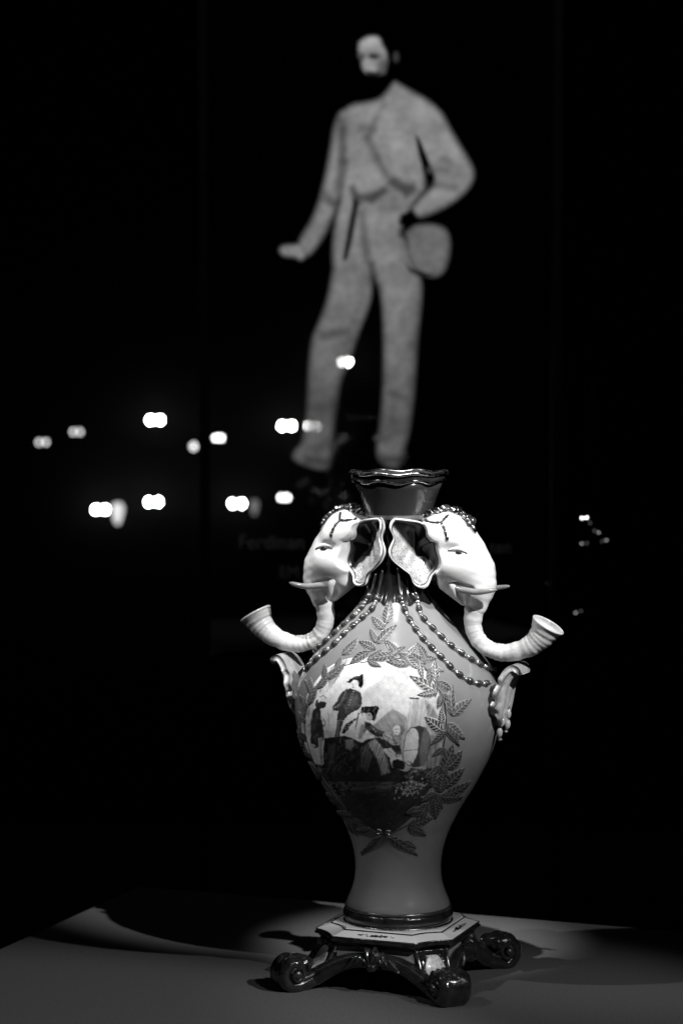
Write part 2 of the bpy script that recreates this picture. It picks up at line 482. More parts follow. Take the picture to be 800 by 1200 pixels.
for pts, w, gq, op, sf in ((k6([(400, 300), (350, 400), (400, 520)]), 6, 0.24, 0.8, 4), (k6([(268, 350), (272, 480), (255, 600)]), 9, 0.16, 0.75, 4), (k6([(310, 590), (360, 595), (405, 565)]), 9, 0.14, 0.8, 3.5),
                           (k6([(430, 540), (470, 570), (490, 560)]), 13, 0.12, 0.8, 4), (k6([(300, 560), (320, 610)]), 8, 0.1, 0.8, 3), (k6([(330, 640), (345, 790)]), 8, 0.2, 0.8, 4),
                           (k6([(500, 300), (540, 420)]), 12, 0.78, 0.5, 8), (k6([(590, 400), (650, 500)]), 10, 0.75, 0.5, 7), (k6([(530, 600), (600, 575)]), 8, 0.78, 0.5, 6),
                           (k6([(620, 560), (530, 545)]), 7, 0.2, 0.8, 4), (k6([(400, 330), (450, 430)]), 16, 0.74, 0.6, 9), (k6([(330, 460), (370, 530)]), 16, 0.72, 0.6, 9),
                           (k7([(345, 120), (310, 260), (275, 380), (245, 520), (235, 690)]), 7, 0.26, 0.6, 5), (k7([(505, 150), (492, 330), (480, 520), (455, 690)]), 8, 0.27, 0.6, 5),
                           (k7([(270, 120), (230, 270), (195, 420)]), 12, 0.56, 0.5, 8), (k7([(440, 150), (440, 330)]), 13, 0.56, 0.5, 8), (k7([(400, 630), (440, 600)]), 10, 0.18, 0.6, 4),
                           (k7([(180, 660), (225, 640)]), 8, 0.24, 0.6, 4), (k7([(160, 690), (225, 700)]), 8, 0.1, 0.8, 4), (k7([(395, 690), (450, 690)]), 9, 0.1, 0.8, 4), (k7([(210, 300), (280, 290)]), 8, 0.18, 0.8, 4),
                           (k7([(480, 20), (570, 60)]), 12, 0.5, 0.5, 8), (k7([(420, 480), (470, 500)]), 7, 0.2, 0.8, 4), (k6([(215, 590), (250, 615)]), 9, 0.18, 0.7, 4), (k6([(355, 165), (358, 185)]), 5, 0.85, 0.7, 2),
                           (k6([(395, 150), (390, 190)]), 6, 0.35, 0.7, 3), (k6([(340, 110), (370, 100)]), 9, 0.85, 0.6, 3), (k6([(320, 150), (334, 150)]), 5, 0.15, 0.6, 2.5)):
    cv0 = c.cov.copy(); c.line(pts, w, gq, sf, op); c.cov = cv0
lf = np.zeros(len(pp))
for k in range(26):
    wv = rng.normal(0, 1, 2) * rng.choice([0.03, 0.06, 0.12]); lf += np.sin(pp @ wv + rng.uniform(0, 6.3)) / 26 ** 0.5
c.c *= 1 + 0.17 * lf
keep = c.cov > 0.03
nu, nv = GX.shape
Fq = np.array(grid_faces(nu, nv))
Fq = Fq[keep[Fq].any(1)]
used = np.unique(Fq); remap = -np.ones(len(pp), int); remap[used] = np.arange(len(used))
V = plocal(A(pp[used, 0], pp[used, 1])); V[:, 1] = -0.002
obj('printed_man', V, remap[Fq], 'film', panel, attrs={'paint': c.c[used], 'cover': c.cov[used] * 0.86})['label'] = 'pale printed photograph of a bearded man in a light suit'

# faint lettering under the print
def letters(text, px, py, hpx, gval):
    cu = bpy.data.curves.new('lettering', 'FONT'); cu.body = text; cu.size = 1.0
    t = bpy.data.objects.new('lettering_source', cu); COL.objects.link(t)
    bpy.context.view_layer.update()
    me = bpy.data.meshes.new_from_object(t.evaluated_get(bpy.context.evaluated_depsgraph_get()))
    bpy.data.objects.remove(t); bpy.data.curves.remove(cu)
    co = np.empty(len(me.vertices) * 3, np.float32); me.vertices.foreach_get('co', co); co = co.reshape(-1, 3)
    s = hpx / 0.7
    P = plocal(A(px + co[:, 0] * s * 0.92, py - co[:, 1] * s)); P[:, 1] = -0.002
    me.vertices.foreach_set('co', P.astype(np.float32).ravel())
    me.materials.clear(); me.materials.append(M['film'])
    n = len(me.vertices)
    a = me.attributes.new('paint', 'FLOAT_COLOR', 'POINT'); a.data.foreach_set('color', np.full(n * 4, gval, np.float32))
    a = me.attributes.new('cover', 'FLOAT', 'POINT'); a.data.foreach_set('value', np.full(n, 0.35, np.float32))
    me.update(); me.name = 'lettering'
    link('lettering', me, panel)
letters('Ferdinan', 279, 643, 17, 0.19)
letters('ten', 573, 648, 15, 0.15)
letters('EM', 327, 677, 14, 0.15)

# ================================================================== lamps on the far wall
WY = 6.0
def lamp(px, py, kind, label, group=None, gap=8.0, size=0.006, mat_b='b0'):
    p = at_y(px, py, WY - 0.10)
    t = thing('wall_lamp', label, 'lamp', (p[0], WY, p[2]), 0, group)
    obj('back_plate', *tube([(0, -0.012, 0), (0, -0.001, 0)], 0.018, 16), 'steel', t)
    obj('arm', *tube([(0, -0.012, 0.0), (0, -0.05, -0.012), (0, -0.085, -0.016)], 0.003, 8), 'steel', t)
    if kind == 'twin':
        gm = gap * (8.0 - 0.1) / FPX / 2
        obj('crossbar', *tube([(-gm, -0.085, -0.017), (gm, -0.085, -0.017)], 0.003, 8), 'steel', t)
        for s in (-1, 1):
            pr = [(0.0002, -size * 1.4), (size * 0.7, -size), (size, 0), (size * 0.75, size * 0.8), (0.0002, size * 1.25)]
            V, F = lathe(pr, 14); V[:, 0] += s * gm; V[:, 1] += -0.10; obj('bulb', V, F, mat_b, t)
            V, F = tube([(s * gm, -0.094, -0.016), (s * gm, -0.10, -0.0095)], 0.004, 8); obj('socket', V, F, 'steel', t)
    elif kind == 'single':
        pr = [(0.0002, -size * 1.4), (size * 0.7, -size), (size, 0), (size * 0.75, size * 0.8), (0.0002, size * 1.25)]
        V, F = lathe(pr, 14); V[:, 1] += -0.10; obj('bulb', V, F, mat_b, t)
        obj('socket', *tube([(0, -0.09, -0.016), (0, -0.10, -0.0095)], 0.004, 8), 'steel', t)
    else:
        w, hgt = size
        pr = [(0.0002, -hgt), (w * 0.35, -hgt * 0.9), (w * 0.7, -hgt * 0.5), (w, 0), (w * 0.9, hgt * 0.35), (w * 0.5, hgt * 0.5), (0.0002, hgt * 0.52)]
        V, F = lathe(pr, 20); V[:, 1] += -0.10; obj('frosted_shade', V, F, mat_b, t)
    return t
GW = 'twin bulb lamps on the far wall'
for x, y, lb in ((182, 492, 'bright twin bulb lamp in the upper row between a dim pair and the panel post'),
                 (118, 597, 'bright twin bulb lamp touching a glowing frosted lamp on the far wall'),
                 (180, 588, 'bright twin bulb lamp alone in the lower row outside the glass panel'),
                 (336, 499, "bright twin bulb lamp right beside the printed man's shin"),
                 (278, 590, 'bright twin bulb lamp beside a faint narrow frosted lamp behind the glass')):
    lamp(x, y, 'twin', lb, GW, 11, size=0.008)
lamp(404, 424, 'twin', "bright twin bulb lamp shining at the printed man's knee", GW, 8)
lamp(256, 513, 'twin', 'medium bright twin bulb lamp just inside the panel post', GW, 6, mat_b='b1')
lamp(333, 583, 'twin', "medium bright twin bulb lamp below the printed man's shoe", GW, 7, mat_b='b1')
lamp(90, 506, 'twin', 'dim twin bulb lamp second from the end of the upper row', GW, 8, mat_b='b2')
lamp(50, 518, 'twin', 'dim twin bulb lamp at the outer end of the upper row', GW, 8, mat_b='b2')
lamp(366, 499, 'twin', "dim twin bulb lamp glowing through the printed man's shin", GW, 10, size=0.007, mat_b='b1')
lamp(227, 523, 'single', 'dim single bulb lamp just outside the panel post', 'single bulb lamps on the far wall', size=0.009, mat_b='b2')
lamp(138, 598, 'glow', 'glowing frosted lamp with tapering shade touching a bright twin lamp', None, size=(0.020, 0.048), mat_b='g0')
lamp(298, 592, 'glow', 'faint narrow frosted lamp beside bright twin lamp behind the glass', None, size=(0.013, 0.034), mat_b='g1')

SY = 1.1  # added stand, its glowing specks take the place of reflections in glass
st_ = at_y(693, 660, SY)
stand = thing('added_glint_stand', 'added slim black upright stand with tiny glowing specks imitating reflections beside the glass panel', 'stand', (st_[0], SY, -1.0))
obj('pole', *tube([(0, 0.004, 0.012), (0, 0.004, 1.5)], 0.0035, 10), 'steel', stand)
obj('base', *lathe([(0.0005, 0.013), (0.02, 0.012), (0.12, 0.006), (0.122, 0.0), (0.0005, 0.0)], 32), 'steel', stand)
for (x, y, mb) in ((681.5, 607, 'b1'), (687, 606.5, 'b1'), (681, 637, 'b3'), (687, 636.5, 'g1'), (691, 613, 'g1'), (696, 622, 'g1'), (701, 624, 'b3'), (705, 634.5, 'g1'), (710, 633, 'b3'), (674, 718, 'b3'), (680, 716, 'g1')):
    p = at_y(x, y, SY - 0.01) - np.array([st_[0], SY, -1.0])
    V, F = lathe([(0.0001, -0.0011), (0.0010, -0.0005), (0.0010, 0.0005), (0.0001, 0.0011)], 8)
    obj('reflection_glint', V + p, F, mb, stand)
    obj('bracket_wire', *tube([p + np.array([0, 0.002, 0]), np.array([0, 0.004, p[2]])], 0.0004, 5), 'steel', stand)

# ================================================================== the vase
vase = thing('elephant_vase', 'grey glazed porcelain vase with elephant head handles and painted soldiers', 'vase', (0, 0, 0), ROT)
KZ = 2.0 / FPX
def zy(y):            # photo row on the vase axis -> height
    return at_y(467.0, y, 0.0)[2]
PROF_PX = [(602, 39.5), (610, 36), (620, 33), (640, 31), (665, 31.5), (685, 34), (700, 41), (720, 57.5), (735, 72), (750, 86), (770, 102), (788, 113),
           (805, 119.5), (825, 122), (845, 120.5), (870, 114), (890, 105.5), (910, 95), (925, 86.5), (945, 74), (958, 67), (970, 61), (985, 55.5), (1000, 52), (1015, 50.7),
           (1030, 52), (1042, 55.5), (1053, 60), (1060, 61.5)]
PZ = np.array([zy(y) for y, r in PROF_PX]); PR = np.array([r * KZ for y, r in PROF_PX])
prof = catmull(np.stack([PR, PZ], 1), 150)
o_ = np.argsort(prof[:, 1]); TZ, TR = prof[o_, 1], prof[o_, 0]
def R_of(z): return np.interp(z, TZ, TR)
def on_body(px, py, off=0.0):
    """where the view ray through a photo pixel meets the vase wall (world)"""
    d = ray_dirs(px, py); sh = d.shape[:-1]; d = d.reshape(-1, 3)
    O = np.array([CAMX, CAMY, CAMZ])
    t = np.linspace(1.86, 2.03, 120)
    P = O + d[:, None, :] * t[None, :, None]
    f = np.hypot(P[..., 0], P[..., 1]) - (R_of(P[..., 2]) + off)
    neg = f < 0
    k = np.where(neg.any(1), neg.argmax(1), f.argmin(1)).clip(1)
    i = np.arange(len(d))
    f0, f1 = f[i, k - 1], f[i, k]
    w = np.where(neg.any(1), f0 / np.where(np.abs(f0 - f1) < 1e-12, 1, f0 - f1), 1.0).clip(0, 1)
    tt = t[k - 1] + (t[k] - t[k - 1]) * w
    return (O + d * tt[:, None]).reshape(sh + (3,))

pf = [(float(r), float(z)) for r, z in prof]
obj('body', *lathe(pf + [(0.03, pf[-1][1] - 0.001)], 160), 'glaze', vase)

# mouth: flaring funnel with scalloped gilt lip
zr = zy(556)
def scal(th): return math.cos(8 * th + 0.6)
fun = [(38.8, 602), (41.5, 592), (45, 582), (49.5, 572), (53, 564.5)]
fun = [(r * KZ, zy(y)) for r, y in fun]
NF = len(fun)
inner = [(r - 0.0022, z + 0.0004) for r, z in fun[::-1]] + [(0.024, zy(622))]
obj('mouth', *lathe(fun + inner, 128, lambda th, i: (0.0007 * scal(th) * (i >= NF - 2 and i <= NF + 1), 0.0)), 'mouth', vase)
def lip(r0, z0, rr, ar, az, ph=0.0):
    t = np.linspace(0, 2 * math.pi, 160, endpoint=False)
    q = np.cos(8 * t + 0.6 + ph)
    r = r0 + ar * q
    return tube(np.stack([r * np.cos(t), r * np.sin(t), z0 + az * q], 1), rr, 10, closed=True, up=(0, 0, 1))
obj('lip', *lip(58.0 * KZ, zy(554.0), 0.0013, 0.0010, 0.0008), 'gilt', vase)
obj('lip', *lip(54.5 * KZ, zy(563.0), 0.0012, 0.0009, 0.0013), 'gilt', vase)
lipw, lipf = lathe([(53 * KZ, zy(565)), (54.5 * KZ, zy(561)), (57.6 * KZ, zy(554)), (55.5 * KZ, zy(554.0)), (51.0 * KZ, zy(566))], 128,
                   lambda th, i: (0.0009 * scal(th), 0.0009 * scal(th)))
obj('lip_band', lipw, lipf, 'gilt_dark', vase)

# dark collar with pointed lower edge
zc0, zc1 = zy(607), zy(703)
cv = []
nz, ns = 22, 160
for i in range(nz):
    for s in range(ns):
        th = 2 * math.pi * s / ns
        f = i / (nz - 1)
        z = zc0 + (zc1 - zc0) * f + (0.0015 * math.cos(10 * th) if i == nz - 1 else 0)
        r = R_of(z) + 0.0012 * (1 - 0.4 * f) + 0.0006 * math.cos(20 * th) * f
        cv.append((r * math.cos(th), r * math.sin(th), z))
obj('collar', cv, [f[::-1] for f in grid_faces(nz, ns, wrap_v=True)], 'dark', vase)

# ------------------------------------------------ painted medallion
q4 = lambda L: [(340 + x / 3.636, 760 + y / 3.636) for x, y in L]
q5 = lambda L: [(360 + x / 4.706, 780 + y / 4.706) for x, y in L]
q9 = lambda L: [(340 + x / 6.667, 720 + y / 6.667) for x, y in L]
MED = catmull(np.array(q4([(250, 40), (330, 34), (420, 44), (500, 50), (570, 90), (625, 170), (645, 270), (648, 380), (635, 480), (605, 570), (555, 670),
                  (500, 735), (445, 775), (395, 790), (335, 760), (270, 715), (205, 640), (140, 545), (85, 460), (52, 370), (50, 280), (75, 190), (140, 100), (195, 60), (250, 40)])), 100)
th = np.linspace(rad(-168), rad(-58), 560)      # world angles
zz = np.linspace(zy(1000) + 0.004, zy(752), 600)
TH, ZZ = np.meshgrid(th, zz, indexing='ij')
RR = R_of(ZZ) + 0.00035
WP = np.stack([RR * np.cos(TH), RR * np.sin(TH), ZZ], -1).reshape(-1, 3)
mp = project(WP)
mask = Canvas(mp, 0.0); mask.poly(MED, 1.0, 0.3)
ok = mask.cov > 0.5
# keep only the side that faces the camera
nrm = np.stack([np.cos(TH), np.sin(TH)], -1).reshape(-1, 2)
ok &= (nrm[:, 0] * (CAMX - WP[:, 0]) + nrm[:, 1] * (CAMY - WP[:, 1])) > -0.25
def wobble(P, amp, freqs):
    out = np.zeros_like(P)
    for fr in freqs:
        for k in range(4):
            a = rng.uniform(0, 6.28); w = np.array([math.cos(a), math.sin(a)]) * fr
            v = rng.normal(0, 1, 2)
            out += np.sin(P @ w + rng.uniform(0, 6.28))[:, None] * v
    return P + out * amp / (2 * len(freqs) ** 0.5)
mq = wobble(mp, 0.42, (0.35, 0.8, 1.6))
c = Canvas(mq, 0.78)
c.poly(q4([(372, 70), (398, 100), (385, 132), (330, 170), (312, 192), (300, 225), (340, 300), (520, 300), (680, 260), (680, 100), (540, 40), (380, 40)]), 0.56, 1.6)
c.poly(q4([(420, 150), (520, 120), (620, 170), (600, 230), (480, 235), (400, 215)]), 0.72, 9, op=0.8)
c.poly(q4([(300, 225), (420, 205), (560, 235), (560, 300), (300, 330)]), 0.80, 7, op=0.6)
# drapery of the tent at left
c.poly(q9([(300, 420), (455, 340), (420, 420), (370, 500), (300, 590), (290, 500)]), 0.34, 0.8, stripes=(0.55, 5.5, 0.35))
c.poly(q9([(210, 560), (300, 420), (290, 600), (240, 640)]), 0.62, 0.8, stripes=(0.3, 6.0, 0.2))
c.poly(q9([(60, 700), (110, 640), (200, 560), (180, 780), (160, 960), (90, 900)]), 0.60, 1.5, stripes=(0.1, 7, 0.18))
c.poly(q9([(105, 770), (130, 650), (155, 760), (140, 800)]), 0.25, 1.0, op=0.8)
# hills and tents
c.poly(q4([(350, 330), (400, 285), (435, 258), (465, 272), (495, 292), (505, 340), (480, 460), (360, 400)]), 0.34, 0.9, stripes=(-0.5, 9, 0.12))
c.poly(q4([(515, 212), (545, 210), (585, 218), (640, 300), (655, 480), (640, 560), (480, 545), (470, 400), (487, 330), (505, 275)]), 0.50, 0.8, stripes=(0.12, 8, 0.18))
c.poly(q4([(570, 215), (605, 250), (650, 340), (650, 420), (600, 330)]), 0.26, 1.5, stripes=(0.3, 6, 0.3))
c.poly(q4([(575, 370), (630, 360), (655, 560), (580, 540), (560, 480)]), 0.22, 2.0, stripes=(0.05, 5, 0.3))
c.line(q4([(508, 211), (545, 214)]), 1.6, 0.05, 0.4)
# ground
c.poly(q4([(40, 470), (110, 492), (200, 505), (330, 540), (460, 548), (560, 520), (680, 500), (680, 640), (560, 790), (400, 830), (250, 790), (110, 620)]), 0.035, 1.0)
c.poly(q4([(150, 520), (300, 545), (440, 560), (430, 600), (330, 615), (240, 600), (170, 570)]), 0.13, 2.2, stripes=(1.5, 5, 0.3))
c.poly(q4([(100, 500), (150, 520), (210, 630), (240, 690), (180, 640), (120, 560)]), 0.16, 1.2, stripes=(0.8, 4, 0.5))
for k in range(150):
    u, v = rng.normal(0, 1, 2)
    x, y = 520 + 42 * u, 588 + 24 * v - 12 * u * 0.3
    if 436 < x < 606 and 530 < y < 645:
        c.ell(q4([(x, y)])[0], rng.uniform(0.5, 1.3), rng.uniform(0.5, 1.1), rng.uniform(0.2, 0.62), soft=0.5)
for k in range(170):
    x, y = rng.uniform(130, 600), rng.uniform(515, 760)
    c.ell(q4([(x, y)])[0], rng.uniform(0.8, 3), rng.uniform(0.5, 1.2), rng.choice([0.015, 0.02, 0.075, 0.1]), rot=rng.uniform(-0.6, 0.6), soft=0.8, op=0.8)
for k in range(60):
    x, y = 200 + rng.normal(0, 28), 590 + rng.normal(0, 22)
    c.ell(q4([(x, y)])[0], rng.uniform(1, 2.4), rng.uniform(0.6, 1.4), rng.choice([0.012, 0.012, 0.16]), rot=rng.uniform(-1, 1), soft=0.5)
# drum
c.ell((360 + 622 / 4.706, 780 + 447 / 4.706), 11.5, 24, 0.06, rot=0.12)
c.ell((360 + 600 / 4.706, 780 + 447 / 4.706), 12.5, 24.4, 0.05, rot=0.12)
c.ell((360 + 645 / 4.706, 780 + 450 / 4.706), 5, 22, 0.16, rot=0.10, soft=1.5)
c.ell((360 + 572 / 4.706, 780 + 446 / 4.706), 9.4, 23.0, 0.08, rot=0.14)
c.ell((360 + 571 / 4.706, 780 + 446 / 4.706), 8.3, 21.8, 0.62, rot=0.14)
c.ell((360 + 577 / 4.706, 780 + 420 / 4.706), 5.5, 13, 0.72, rot=0.14, soft=3)
c.line(q5([(530, 470), (608, 462)]), 0.7, 0.05, 0.4)
# dark mass of kneeling figure and horse blanket
c.poly(q5([(92, 400), (210, 385), (300, 425), (330, 405), (400, 395), (430, 440), (470, 560), (560, 590), (560, 640), (60, 640), (85, 560)]), 0.022, 0.8)
c.poly(q5([(212, 410), (250, 405), (258, 440), (240, 470), (215, 455)]), 0.30, 1.0, op=0.8)
c.poly(q5([(330, 430), (375, 405), (410, 440), (440, 520), (455, 590), (410, 602), (385, 520), (360, 470)]), 0.34, 1.4, stripes=(0.3, 3.2, 0.35))
c.poly(q5([(300, 450), (335, 430), (355, 500), (330, 590), (290, 560)]), 0.10, 1.5, stripes=(0.25, 2.6, 0.6))
c.poly(q5([(120, 430), (150, 440), (150, 540), (120, 540)]), 0.07, 1.5)
# soldier at left, seen from behind
c.poly(q5([(28, 250), (52, 228), (75, 250), (85, 320), (92, 385), (75, 445), (40, 455), (18, 430), (18, 330)]), 0.035, 0.6)
c.poly(q5([(60, 205), (78, 190), (105, 205), (100, 230), (72, 240), (45, 262), (50, 215)]), 0.03, 0.5)
c.ell((360 + 88 / 4.706, 780 + 183 / 4.706), 3.6, 3.2, 0.70, rot=0.3)
c.line(q5([(70, 172), (88, 165), (104, 180)]), 1.0, 0.2, 0.5)
c.ell((360 + 52 / 4.706, 780 + 205 / 4.706), 1.8, 4.2, 0.04, rot=0.2)
c.poly(q5([(75, 270), (95, 248), (120, 250), (150, 300), (152, 360), (100, 345), (80, 320)]), 0.80, 0.7)
c.line(q5([(88, 290), (100, 320), (92, 335), (78, 325)]), 1.0, 0.08, 0.4)
c.line(q5([(112, 262), (122, 300), (118, 330)]), 0.8, 0.3, 0.5)
c.poly(q5([(88, 352), (150, 368), (150, 392), (95, 378)]), 0.66, 0.6)
c.poly(q5([(60, 400), (80, 395), (82, 470), (92, 540), (78, 545), (62, 480)]), 0.60, 0.8)
c.line(q5([(70, 400), (78, 535)]), 0.8, 0.1, 0.4)
c.ell((360 + 32 / 4.706, 780 + 442 / 4.706), 2.8, 2, 0.6)
# officer standing
c.poly(q5([(208, 132), (240, 124), (262, 132), (295, 152), (302, 210), (285, 240), (256, 262), (226, 290), (200, 302), (163, 300), (172, 252),
           (140, 248), (138, 226), (160, 200), (186, 152)]), 0.045, 0.6)
c.line(q5([(212, 140), (190, 190), (168, 235)]), 1.0, 0.20, 0.6)
c.line(q5([(250, 140), (232, 190), (205, 232)]), 1.2, 0.11, 0.9)
c.poly(q5([(240, 160), (270, 165), (275, 215), (245, 235), (222, 215)]), 0.10, 3)
for k in range(7):
    c.ell(q5([(256 - 5 * k, 142 + 15 * k)])[0], 0.5, 0.5, 0.5, soft=0.4)
c.line(q5([(175, 215), (150, 232)]), 1.4, 0.28, 0.6)
c.poly(q5([(240, 85), (262, 72), (278, 85), (276, 112), (262, 128), (248, 122), (240, 108)]), 0.78, 0.5)
c.line(q5([(246, 100), (252, 101)]), 0.7, 0.1, 0.4); c.line(q5([(262, 101), (268, 100)]), 0.7, 0.15, 0.4)
c.line(q5([(254, 106), (254, 113)]), 0.7, 0.25, 0.4); c.line(q5([(250, 119), (260, 119)]), 0.7, 0.12, 0.4)
c.poly(q5([(216, 92), (238, 74), (262, 60), (285, 55), (305, 44), (308, 108), (296, 124), (280, 112), (276, 84), (256, 78), (236, 100)]), 0.012, 0.5)
c.poly(q5([(164, 300), (200, 304), (186, 340), (180, 392), (150, 392), (160, 340)]), 0.06, 0.6)
c.line(q5([(172, 310), (165, 385)]), 1.4, 0.24, 0.8)
c.poly(q5([(204, 292), (240, 262), (278, 244), (292, 250), (282, 275), (248, 296), (215, 318)]), 0.84, 0.5)
c.poly(q5([(210, 325), (250, 300), (280, 282), (270, 305), (235, 345), (205, 375), (190, 372)]), 0.03, 0.5)
for k in range(16):
    x = rng.uniform(0, 1); c.ell(q5([(205 + 65 * x, 350 - 55 * x + rng.uniform(-9, 9))])[0], 0.5, 0.5, 0.35, soft=0.4)
# kneeling man with black hat
c.poly(q5([(246, 322), (275, 290), (300, 268), (328, 298), (325, 345), (305, 395), (262, 405), (214, 388), (216, 370)]), 0.74, 0.6)
c.poly(q5([(295, 330), (325, 312), (322, 360), (305, 400), (280, 404)]), 0.32, 1.4)
c.poly(q5([(292, 262), (300, 226), (392, 222), (398, 236), (384, 268), (370, 308), (356, 300), (350, 268), (320, 262)]), 0.012, 0.5)
c.poly(q5([(318, 262), (345, 262), (356, 290), (348, 306), (332, 302), (322, 290)]), 0.52, 0.6)
c.line(q5([(336, 270), (344, 274)]), 0.8, 0.06, 0.4); c.line(q5([(346, 298), (352, 298)]), 0.7, 0.1, 0.4)
c.line(q5([(285, 262), (275, 300), (262, 350)]), 1.4, 0.05, 0.5)
c.ell((360 + 289 / 4.706, 780 + 250 / 4.706), 2.0, 1.6, 0.6)
c.poly(q5([(318, 305), (345, 318), (380, 346), (425, 368), (418, 392), (385, 392), (345, 372), (316, 345)]), 0.03, 0.6)
c.line(q5([(350, 335), (410, 372)]), 1.2, 0.13, 0.7); c.ell(q5([(364, 352)])[0], 1.4, 1.4, 0.4); c.ell(q5([(376, 362)])[0], 1.2, 1.2, 0.4)
# boy on the drum side
c.poly(q5([(418, 376), (445, 362), (475, 372), (502, 402), (505, 440), (470, 440), (436, 425), (420, 400)]), 0.42, 0.7)
c.line(q5([(425, 380), (450, 400), (440, 425)]), 1.0, 0.08, 0.5); c.line(q5([(465, 380), (480, 420)]), 1.0, 0.12, 0.6)
for k in range(14):
    c.ell(q5([(rng.uniform(425, 495), rng.uniform(372, 432))])[0], 0.8, 0.6, rng.choice([0.08, 0.75]), soft=0.5)
c.poly(q5([(474, 345), (488, 328), (508, 332), (514, 360), (500, 380), (480, 376)]), 0.76, 0.5)
c.poly(q5([(496, 326), (520, 332), (540, 352), (528, 378), (508, 392), (514, 360), (508, 338)]), 0.20, 0.6)
c.line(q5([(482, 350), (488, 351)]), 0.7, 0.08, 0.4); c.line(q5([(494, 352), (500, 352)]), 0.7, 0.1, 0.4); c.line(q5([(484, 368), (494, 369)]), 0.7, 0.15, 0.4)
c.poly(q5([(388, 402), (430, 410), (470, 438), (506, 440), (524, 486), (482, 492), (440, 470), (404, 446)]), 0.025, 0.6)
c.poly(q5([(414, 462), (440, 455), (470, 500), (484, 522), (470, 528), (440, 492)]), 0.72, 0.5)
c.poly(q5([(446, 458), (466, 450), (486, 488), (480, 505)]), 0.66, 0.5)
c.poly(q5([(468, 525), (495, 515), (540, 530), (535, 575), (480, 570), (466, 550)]), 0.015, 0.6)
c.line(q5([(535, 530), (560, 528)]), 0.8, 0.3, 0.5)
# bush tops in front of the tent
for k in range(60):
    c.ell(q5([(rng.uniform(545, 690), 590 + rng.normal(0, 14))])[0], rng.uniform(1, 3), rng.uniform(0.8, 2), rng.choice([0.03, 0.05, 0.12]), rot=rng.uniform(-1, 1), soft=0.7, op=0.9)
# folds and lights in the clothes, then brush mottling over everything
for (x0_, x1_, y0_, y1_, nn) in ((140, 300, 135, 300, 40), (20, 90, 250, 440, 26), (95, 300, 400, 590, 60), (320, 420, 310, 390, 18), (400, 520, 410, 490, 18), (300, 400, 225, 300, 10)):
    for k in range(nn):
        x, y = rng.uniform(x0_, x1_), rng.uniform(y0_, y1_); a = rng.normal(1.9, 0.5); l = rng.uniform(10, 34)
        sel_ = np.argmin(((mq - np.array(q5([(x, y)])[0])) ** 2).sum(1))
        if c.c[sel_] < 0.09:
            c.line(q5([(x, y), (x + l * math.cos(a), y + l * math.sin(a))]), rng.uniform(0.6, 1.6), rng.uniform(0.06, 0.16), 0.8, 0.7)
mott = np.zeros(len(mp))
for k in range(40):
    a = rng.uniform(0, 6.28); w = np.array([math.cos(a), math.sin(a)]) * rng.choice([0.15, 0.4, 0.9, 1.8])
    mott += np.sin(mq @ w + rng.uniform(0, 6.28)) / 40 ** 0.5
c.c = np.clip(c.c * (1 + 0.10 * mott) + 0.006 * mott, 0.006, 0.9)
Fq = np.array(grid_faces(len(th), len(zz)))
Fq = Fq[ok[Fq].all(1)]
used = np.unique(Fq); remap = -np.ones(len(mp), int); remap[used] = np.arange(len(used))
me = mesh('painted_medallion', to_local(WP[used]), remap[Fq], 'paint', attrs={'paint': c.c[used]})
link('painted_medallion', me, vase)['label'] = 'painted oval scene of soldiers, tents, a boy and a drum'

# ------------------------------------------------ wreath of leaves
def leaf(bx, by, tx, ty, w, gfill=0.075, gline=0.55, curve=0.08):
    b = np.array([bx, by]); t = np.array([tx, ty]); e = t - b; l = np.linalg.norm(e)
    n = np.array([-e[1], e[0]]) / l
    nu, nv = 34, 17
    P = []; G = []; H = []
    for i in range(nu):
        f = i / (nu - 1)
        hw = w * 0.5 * (math.sin(math.pi * f ** 0.8) ** 0.85 * (1 - 0.25 * f) + 0.03)
        for j in range(nv):
            s = j / (nv - 1) * 2 - 1
            ser = 1 + 0.05 * math.sin(f * 34) * abs(s)
            P.append(b + e * f + n * (hw * s * ser + curve * l * math.sin(math.pi * f)))
            vein = abs(s) < 0.10 * (1.3 - f)
            lat = ((f * 6.5 - abs(s) * 1.15) % 1.0) < 0.20 and 0.08 < f < 0.95
            edge = abs(s) > 0.86
            G.append(gline * (0.85 + 0.3 * random.random()) if (vein or lat or edge) else gfill * (0.8 + 0.4 * random.random()))
            H.append(0.0005 + 0.0007 * (1 - s * s) + (0.0003 if (vein or lat) else 0.0))
    P = np.array(P); H = np.array(H)
    W = on_body(P[:, 0], P[:, 1])
    rr = np.hypot(W[:, 0], W[:, 1]); k = (R_of(W[:, 2]) + H) / rr
    W[:, 0] *= k; W[:, 1] *= k
    obj('leaf', to_local(W), grid_faces(nu, nv), 'leaf', vase, attrs={'paint': G})
q2 = lambda x, y: (270 + x / 3.81, 640 + y / 3.81)
q8 = lambda x, y: (400 + x / 5.714, 660 + y / 5.714)
p4 = lambda x, y: (340 + x / 3.636, 760 + y / 3.636)
UP = dict(gfill=0.03, gline=0.27); MID = dict(gfill=0.025, gline=0.55); LOW = dict(gfill=0.032, gline=0.17); FAINT = dict(gfill=0.07, gline=0.27)
LV = []
